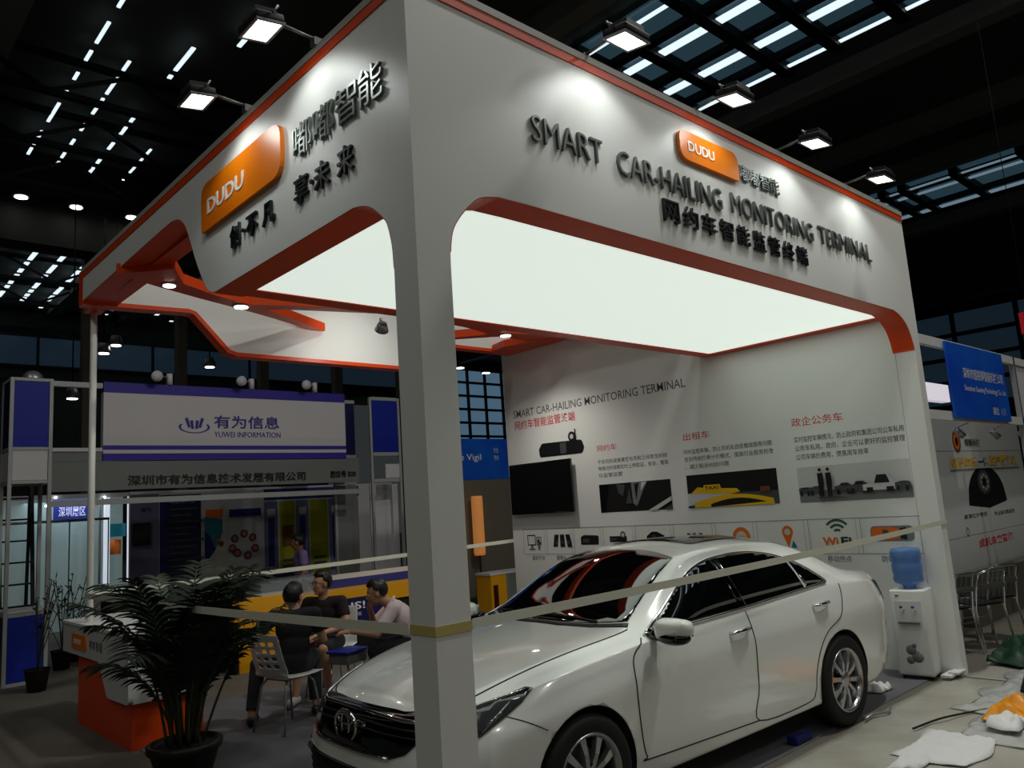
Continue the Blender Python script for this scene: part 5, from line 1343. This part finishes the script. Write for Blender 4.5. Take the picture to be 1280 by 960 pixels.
def person(label, loc, rz, J, skin='skin', shirt='shirt_black', lower='trouser_grey', shoes='shoe', sleeve=.62, leg_cover=1.0, glasses=False, hair_len=0.0, collar=False):
    t = thing('person', label, 'person', loc, rz)
    g = {k_: (V(v) if isinstance(v, (tuple, list)) else v) for k_, v in J.items()}
    P, C, N, H = g['pelvis'], g['chest'], g['neck'], g['head']
    hr = rot3(g.get('yaw', 0), g.get('pitch', 0), g.get('roll', 0))
    spine = (C-P).normalized(); sR, sL = g['shR'], g['shL']; across = (sL-sR).normalized(); fw = across.cross(spine).normalized()
    TM = Matrix((fw, across, spine)).transposed()
    b = MB()
    def torso(m, e):
        m.ball(P, (.105+e, .150+e, .11+e), TM, 20, 12); mid = P.lerp(C, .45)+fw*-.005; m.ball(mid, (.098+e, .132+e, .15+e), TM, 20, 12)
        m.ball(C, (.108+e, .158+e, .15+e), TM, 20, 12); m.ball(C+spine*.09, (.082+e, .150+e, .075+e), TM, 20, 12)
        m.capsule(sR, C+spine*.10-across*.05, .058+e, .066+e); m.capsule(sL, C+spine*.10+across*.05, .058+e, .066+e)
    torso(b, 0)
    b.capsule(C+spine*.12, N, .062, .052); b.capsule(N, H+hr @ V((-.018, 0, -.06)), .052, .050)
    for sd in 'RL':
        b.capsule(g['sh'+sd], g['el'+sd], .050, .039); b.capsule(g['el'+sd], g['wr'+sd], .039, .026)
        hd = g.get('hd'+sd, g['wr'+sd]-g['el'+sd]); hand(b, g['wr'+sd], hd, g.get('hu'+sd, V((0, 0, 1))), g.get('ht'+sd, V((0, 1 if sd == 'R' else -1, .2))), g.get('curl'+sd, .55))
        b.capsule(g['hip'+sd], g['kn'+sd], .085, .058); b.capsule(g['kn'+sd], g['an'+sd], .058, .036)
        an = g['an'+sd]; to = an+g.get('toe'+sd, V((.16, 0, -.05))); b.capsule(an+V((-.02, 0, -.045)), to, .036, .030)
    # head: skull, jaw, brow, nose, ears
    def hp(x, y, z): return H+hr @ V((x, y, z))
    b.ball(hp(-.012, 0, .022), (.096, .076, .092), hr, 24, 16); b.ball(hp(.022, 0, -.045), (.062, .056, .068), hr, 20, 14); b.ball(hp(.055, 0, -.090), (.026, .030, .022), hr, 14, 10)
    b.ball(hp(.048, 0, -.015), (.044, .056, .06), hr, 18, 12); b.ball(hp(.070, 0, .026), (.018, .052, .013), hr, 14, 8)
    b.cone(hp(.084, 0, .012), hp(.104, 0, -.028), .006, .0135, 10); b.ball(hp(.100, 0, -.029), (.012, .015, .010), hr, 12, 8)
    b.ball(hp(.079, 0, -.058), (.012, .023, .010), hr, 12, 8)
    for sg in (1, -1): b.ball(hp(-.004, sg*.076, -.006), (.020, .009, .032), hr @ Matrix.Rotation(sg*.25, 3, 'Z'), 12, 10)
    body = remeshed(b, 'body', skin, t, .0062, 3)
    for sg in (1, -1):
        m = MB(); m.ball(hp(.0785, sg*.031, .006), (.0085, .013, .0075), hr, 12, 8); m.build('eye', 'eye_white', t)
        m = MB(); m.ball(hp(.0855, sg*.031, .006), (.0035, .0062, .0062), hr, 10, 8); m.build('iris', 'hair', t)
        m = MB(); m.tube([hp(.082, sg*.014, .030), hp(.086, sg*.032, .036), hp(.074, sg*.052, .030)], .0035, 6); m.build('eyebrow', 'hair', t)
    m = MB(); m.ball(hp(.0895, 0, -.058), (.0045, .020, .0065), hr, 12, 8); m.build('lips', 'lip', t)
    # hair: a cap open at the face, ears and nape
    tb = bmesh.new(); bmesh.ops.create_uvsphere(tb, u_segments=36, v_segments=24, radius=1)
    rr = random.Random(len(label))
    kill = []
    for v in tb.verts:
        x, y, z = v.co
        face = x > .34 and z < .40+.10*abs(y)
        side_ = x > .0-.25*max(0, -z) and z < -.12-hair_len and abs(y) > .4
        nape = z < -.74-hair_len*.5
        if face or side_ or nape: kill.append(v)
    bmesh.ops.delete(tb, geom=kill, context='VERTS')
    for v in tb.verts:
        n = v.co.copy(); j = 1+rr.uniform(-.018, .03)
        v.co = V((n.x*.111*j-.014, n.y*.093*j, n.z*.108*j+.028+(.012 if n.z > .5 and n.x > 0 else 0)))
        v.co = H+hr @ v.co
    for f in tb.faces: f.smooth = True
    me = bpy.data.meshes.new('hair'); tb.to_mesh(me); tb.free(); me.materials.append(MATS['hair'])
    o = link('hair', me, t); sm = o.modifiers.new('thick', 'SOLIDIFY'); sm.thickness = .016; sm.offset = -1; smooth_mod(o, 1)
    # shirt
    c = MB(); torso(c, .013)
    for sd in 'RL':
        e = g['sh'+sd].lerp(g['el'+sd], sleeve) if sleeve <= 1 else g['el'+sd]
        c.cone(g['sh'+sd], e, .068, .060, 16); c.ball(g['sh'+sd], .068, u=14, v=10)
        if sleeve > 1: c.ball(e, .056, u=14, v=10); c.cone(e, g['el'+sd].lerp(g['wr'+sd], sleeve-1), .056, .044, 16)
    so = remeshed(c, 'shirt', shirt, t, .0085, 3)
    if collar:
        m = MB(); q = C+spine*.165
        m.tube([q+(fw*cos(a)*.062+across*sin(a)*.066)+spine*(.012-.02*cos(a)) for a in [2*pi*i/20 for i in range(20)]], .011, 8, closed=True); m.build('collar', shirt, so)
    # trousers or shorts
    c = MB(); c.ball(P, (.118, .163, .115), TM, 20, 12)
    for sd in 'RL':
        kn = g['kn'+sd]; e = g['hip'+sd].lerp(kn, min(leg_cover, 1))
        c.capsule(g['hip'+sd], e, .098, .078 if leg_cover >= 1 else .086)
        if leg_cover > 1: c.cone(kn, kn.lerp(g['an'+sd], leg_cover-1), .074, .058, 16)
    remeshed(c, 'trousers' if leg_cover > 1 else 'shorts', lower, t, .009, 3)
    for sd in 'RL':
        an = g['an'+sd]; to = an+g.get('toe'+sd, V((.16, 0, -.05)))
        c = MB(); c.capsule(an+V((-.025, 0, -.042)), to, .045, .040)
        for v in c.bm.verts: v.co.z = max(v.co.z, an.z-.088)
        remeshed(c, 'shoe', shoes, t, .008, 2)
    if glasses:
        m = MB()
        for sg in (1, -1): m.tube([hp(.1, sg*.034, .006)+hr @ V((0, .026*cos(a), .020*sin(a))) for a in [2*pi*i/18 for i in range(18)]], .0024, 6, closed=True); m.tube([hp(.1, sg*.060, .010), hp(.05, sg*.080, .010), hp(-.01, sg*.084, .004)], .0022, 6)
        m.tube([hp(.1, -.010, .010), hp(.104, 0, .012), hp(.1, .010, .010)], .0022, 6); m.build('glasses', 'gloss_black', t)
    return t
def seated(lean=0.0, **k):
    J = dict(pelvis=(0, 0, .55), chest=(.04+lean*.55, 0, .84-lean*.12), neck=(.07+lean, 0, 1.015-lean*.25), head=(.095+lean*1.22, 0, 1.115-lean*.30),
             shR=(.03+lean*.9, -.185, .955-lean*.22), shL=(.03+lean*.9, .185, .955-lean*.22),
             elR=(.10+lean, -.26, .72), elL=(.10+lean, .26, .72), wrR=(.32+lean*.6, -.14, .66), wrL=(.32+lean*.6, .14, .66),
             hipR=(.02, -.09, .535), hipL=(.02, .09, .535), knR=(.43, -.13, .525), knL=(.43, .13, .525), anR=(.42, -.13, .094), anL=(.42, .13, .094))
    J.update(k); return J
def shell_chair(x, y, rz, label):
    """white plastic shell chair with rows of oval holes, on thin metal legs"""
    t = thing('shell_chair', label, 'chair', (x, y, .006), rz, 'white shell chairs in the stand')
    m = MB(); nu, nv = 13, 21
    def S(u, v):
        y_ = (u-.5)*.44
        if v < .45: q = v/.45; x_ = .22-.42*q; z = .455-.012*sin(pi*q)
        else:
            q = (v-.45)/.55; a = min(q*3, 1); x_ = -.20-.03*a-.10*q; z = .455+.02*a+.375*q
            y_ *= 1-.10*q
        edge = abs(u-.5)*2; x_ += .03*edge**2 if v > .5 else 0; z += .012*edge**2 if v < .45 else 0
        return (x_, y_, z)
    G = [[m.bm.verts.new(S(i/nu, j/nv)) for i in range(nu+1)] for j in range(nv+1)]
    for j in range(nv):
        for i in range(nu):
            hole = j in (12, 14, 16, 18) and i in (2, 3, 5, 6+0, 8, 9+0, 11-0) and i not in (4, 7, 10) and i != 11
            if not hole: m._f([G[j][i], G[j][i+1], G[j+1][i+1], G[j+1][i]], True)
    sh = m.build('seat_shell', 'white_plastic', t); a = sh.modifiers.new('thick', 'SOLIDIFY'); a.thickness = .010; smooth_mod(sh, 2)
    for sx, sy in ((1, 1), (1, -1), (-1, 1), (-1, -1)):
        MB().tube([(sx*.12-.02, sy*.13, .44), (sx*.16-.02, sy*.16, .38), (sx*.22-.02, sy*.205, .0)], .010, 8).build('leg', 'aluminium', t)
    MB().tube([(-.14, -.13, .435), (.10, -.13, .435), (.10, .13, .435), (-.14, .13, .435), (-.14, -.13, .435)], .009, 6).build('under_frame', 'aluminium', t)
def at_seat(x, y, rz): return (x, y, .006)
# man with his back to us
A1 = R_(55); shell_chair(1.33, 4.04, R_(14), 'white shell chair under the man seen from behind')
person('man in black t-shirt and grey trousers seen from behind on a white chair', (1.40, 4.08, .006), A1,
       seated(0.02, head=(.10, 0, 1.115), yaw=R_(-28), elL=(-.10, .36, .775), wrL=(.08, .30, .60), elR=(.14, -.25, .70), wrR=(.36, -.16, .66), shL=(.02, .195, .945), hdL=(.4, -.1, -.6), huL=(.3, .9, .2), anR=(.30, -.15, .094), anL=(.08, .40, .094), knL=(.27, .37, .50), knR=(.43, -.12, .52)),
       shirt='shirt_black', lower='trouser_grey', shoes='shoe', leg_cover=1.9, sleeve=.6)
# man with glasses facing us
A2 = R_(217); shell_chair(2.26, 4.94, A2, 'white shell chair under the man with glasses')
person('man with glasses in black t-shirt and shorts facing forward, talking', (2.23, 4.92, .006), A2,
       seated(.06, head=(.16, 0, 1.145), neck=(.12, 0, 1.035), yaw=R_(-34), elR=(.14, -.27, .71), elL=(.15, .27, .71), wrR=(.40, -.10, .66), wrL=(.40, .08, .665), huR=(0, -.3, 1), anR=(.48, -.16, .094), anL=(.36, .15, .094)),
       shirt='shirt_maroon', lower='short_dark', shoes='shoe_light', leg_cover=.9, sleeve=.6, glasses=True)
# man in a pale shirt leaning forward
A3 = R_(146); shell_chair(2.62, 3.78, A3, 'white shell chair under the man in the pale pink shirt')
person('laughing man in pale pink shirt leaning forward with one hand on his chin', (2.60, 3.80, .006), A3,
       seated(.24, head=(.40, .02, 1.06), neck=(.31, 0, .965), pitch=R_(14), roll=0, yaw=R_(4), elR=(.44, -.20, .735), wrR=(.475, -.05, .915), hdR=(-.02, .5, .9), huR=(1, -.3, 0), htR=(-1, 0, .3), curlR=.9, elL=(.40, .27, .70), wrL=(.64, .20, .735), hdL=(1, -.1, .05), huL=(0, .3, 1), anR=(.44, -.15, .094), anL=(.36, .15, .094)),
       shirt='shirt_pink', lower='trouser_dark', shoes='shoe', leg_cover=1.9, sleeve=.85, collar=True)
# man standing by the far posters
person('man in lilac shirt standing before the yellow posters', (3.72, 8.35, 0), R_(160),
       dict(pelvis=(0, 0, .90), chest=(.01, 0, 1.20), neck=(.02, 0, 1.38), head=(.05, 0, 1.49), shR=(0, -.185, 1.32), shL=(0, .185, 1.32), elR=(.02, -.24, 1.05), elL=(.0, .24, 1.05), wrR=(.10, -.24, .82), wrL=(.14, .22, .84),
            hipR=(0, -.09, .88), hipL=(0, .09, .88), knR=(.03, -.10, .49), knL=(.0, .10, .49), anR=(-.02, -.10, .088), anL=(.02, .11, .088), yaw=R_(-20), pitch=R_(12)),
       skin='skin_dark', shirt='shirt_lilac', lower='trouser_dark', shoes='shoe', leg_cover=1.9, sleeve=.6)
# low table between them
tb_ = thing('low_table', 'low table with a blue top between the seated men', 'table', (2.10, 4.32, .006), R_(20))
MB().boxr((-.17, -.14, .50), (.17, .14, .525), .008).build('table_top', 'panel_blue', tb_)
MB().boxr((-.15, -.12, .40), (.15, .12, .4995), .006).build('apron', 'smoked', tb_)
for sx in (1, -1):
    for sy in (1, -1): MB().tube([(sx*.13, sy*.10, .41), (sx*.15, sy*.12, 0)], .009, 8).build('leg', 'chrome', tb_)
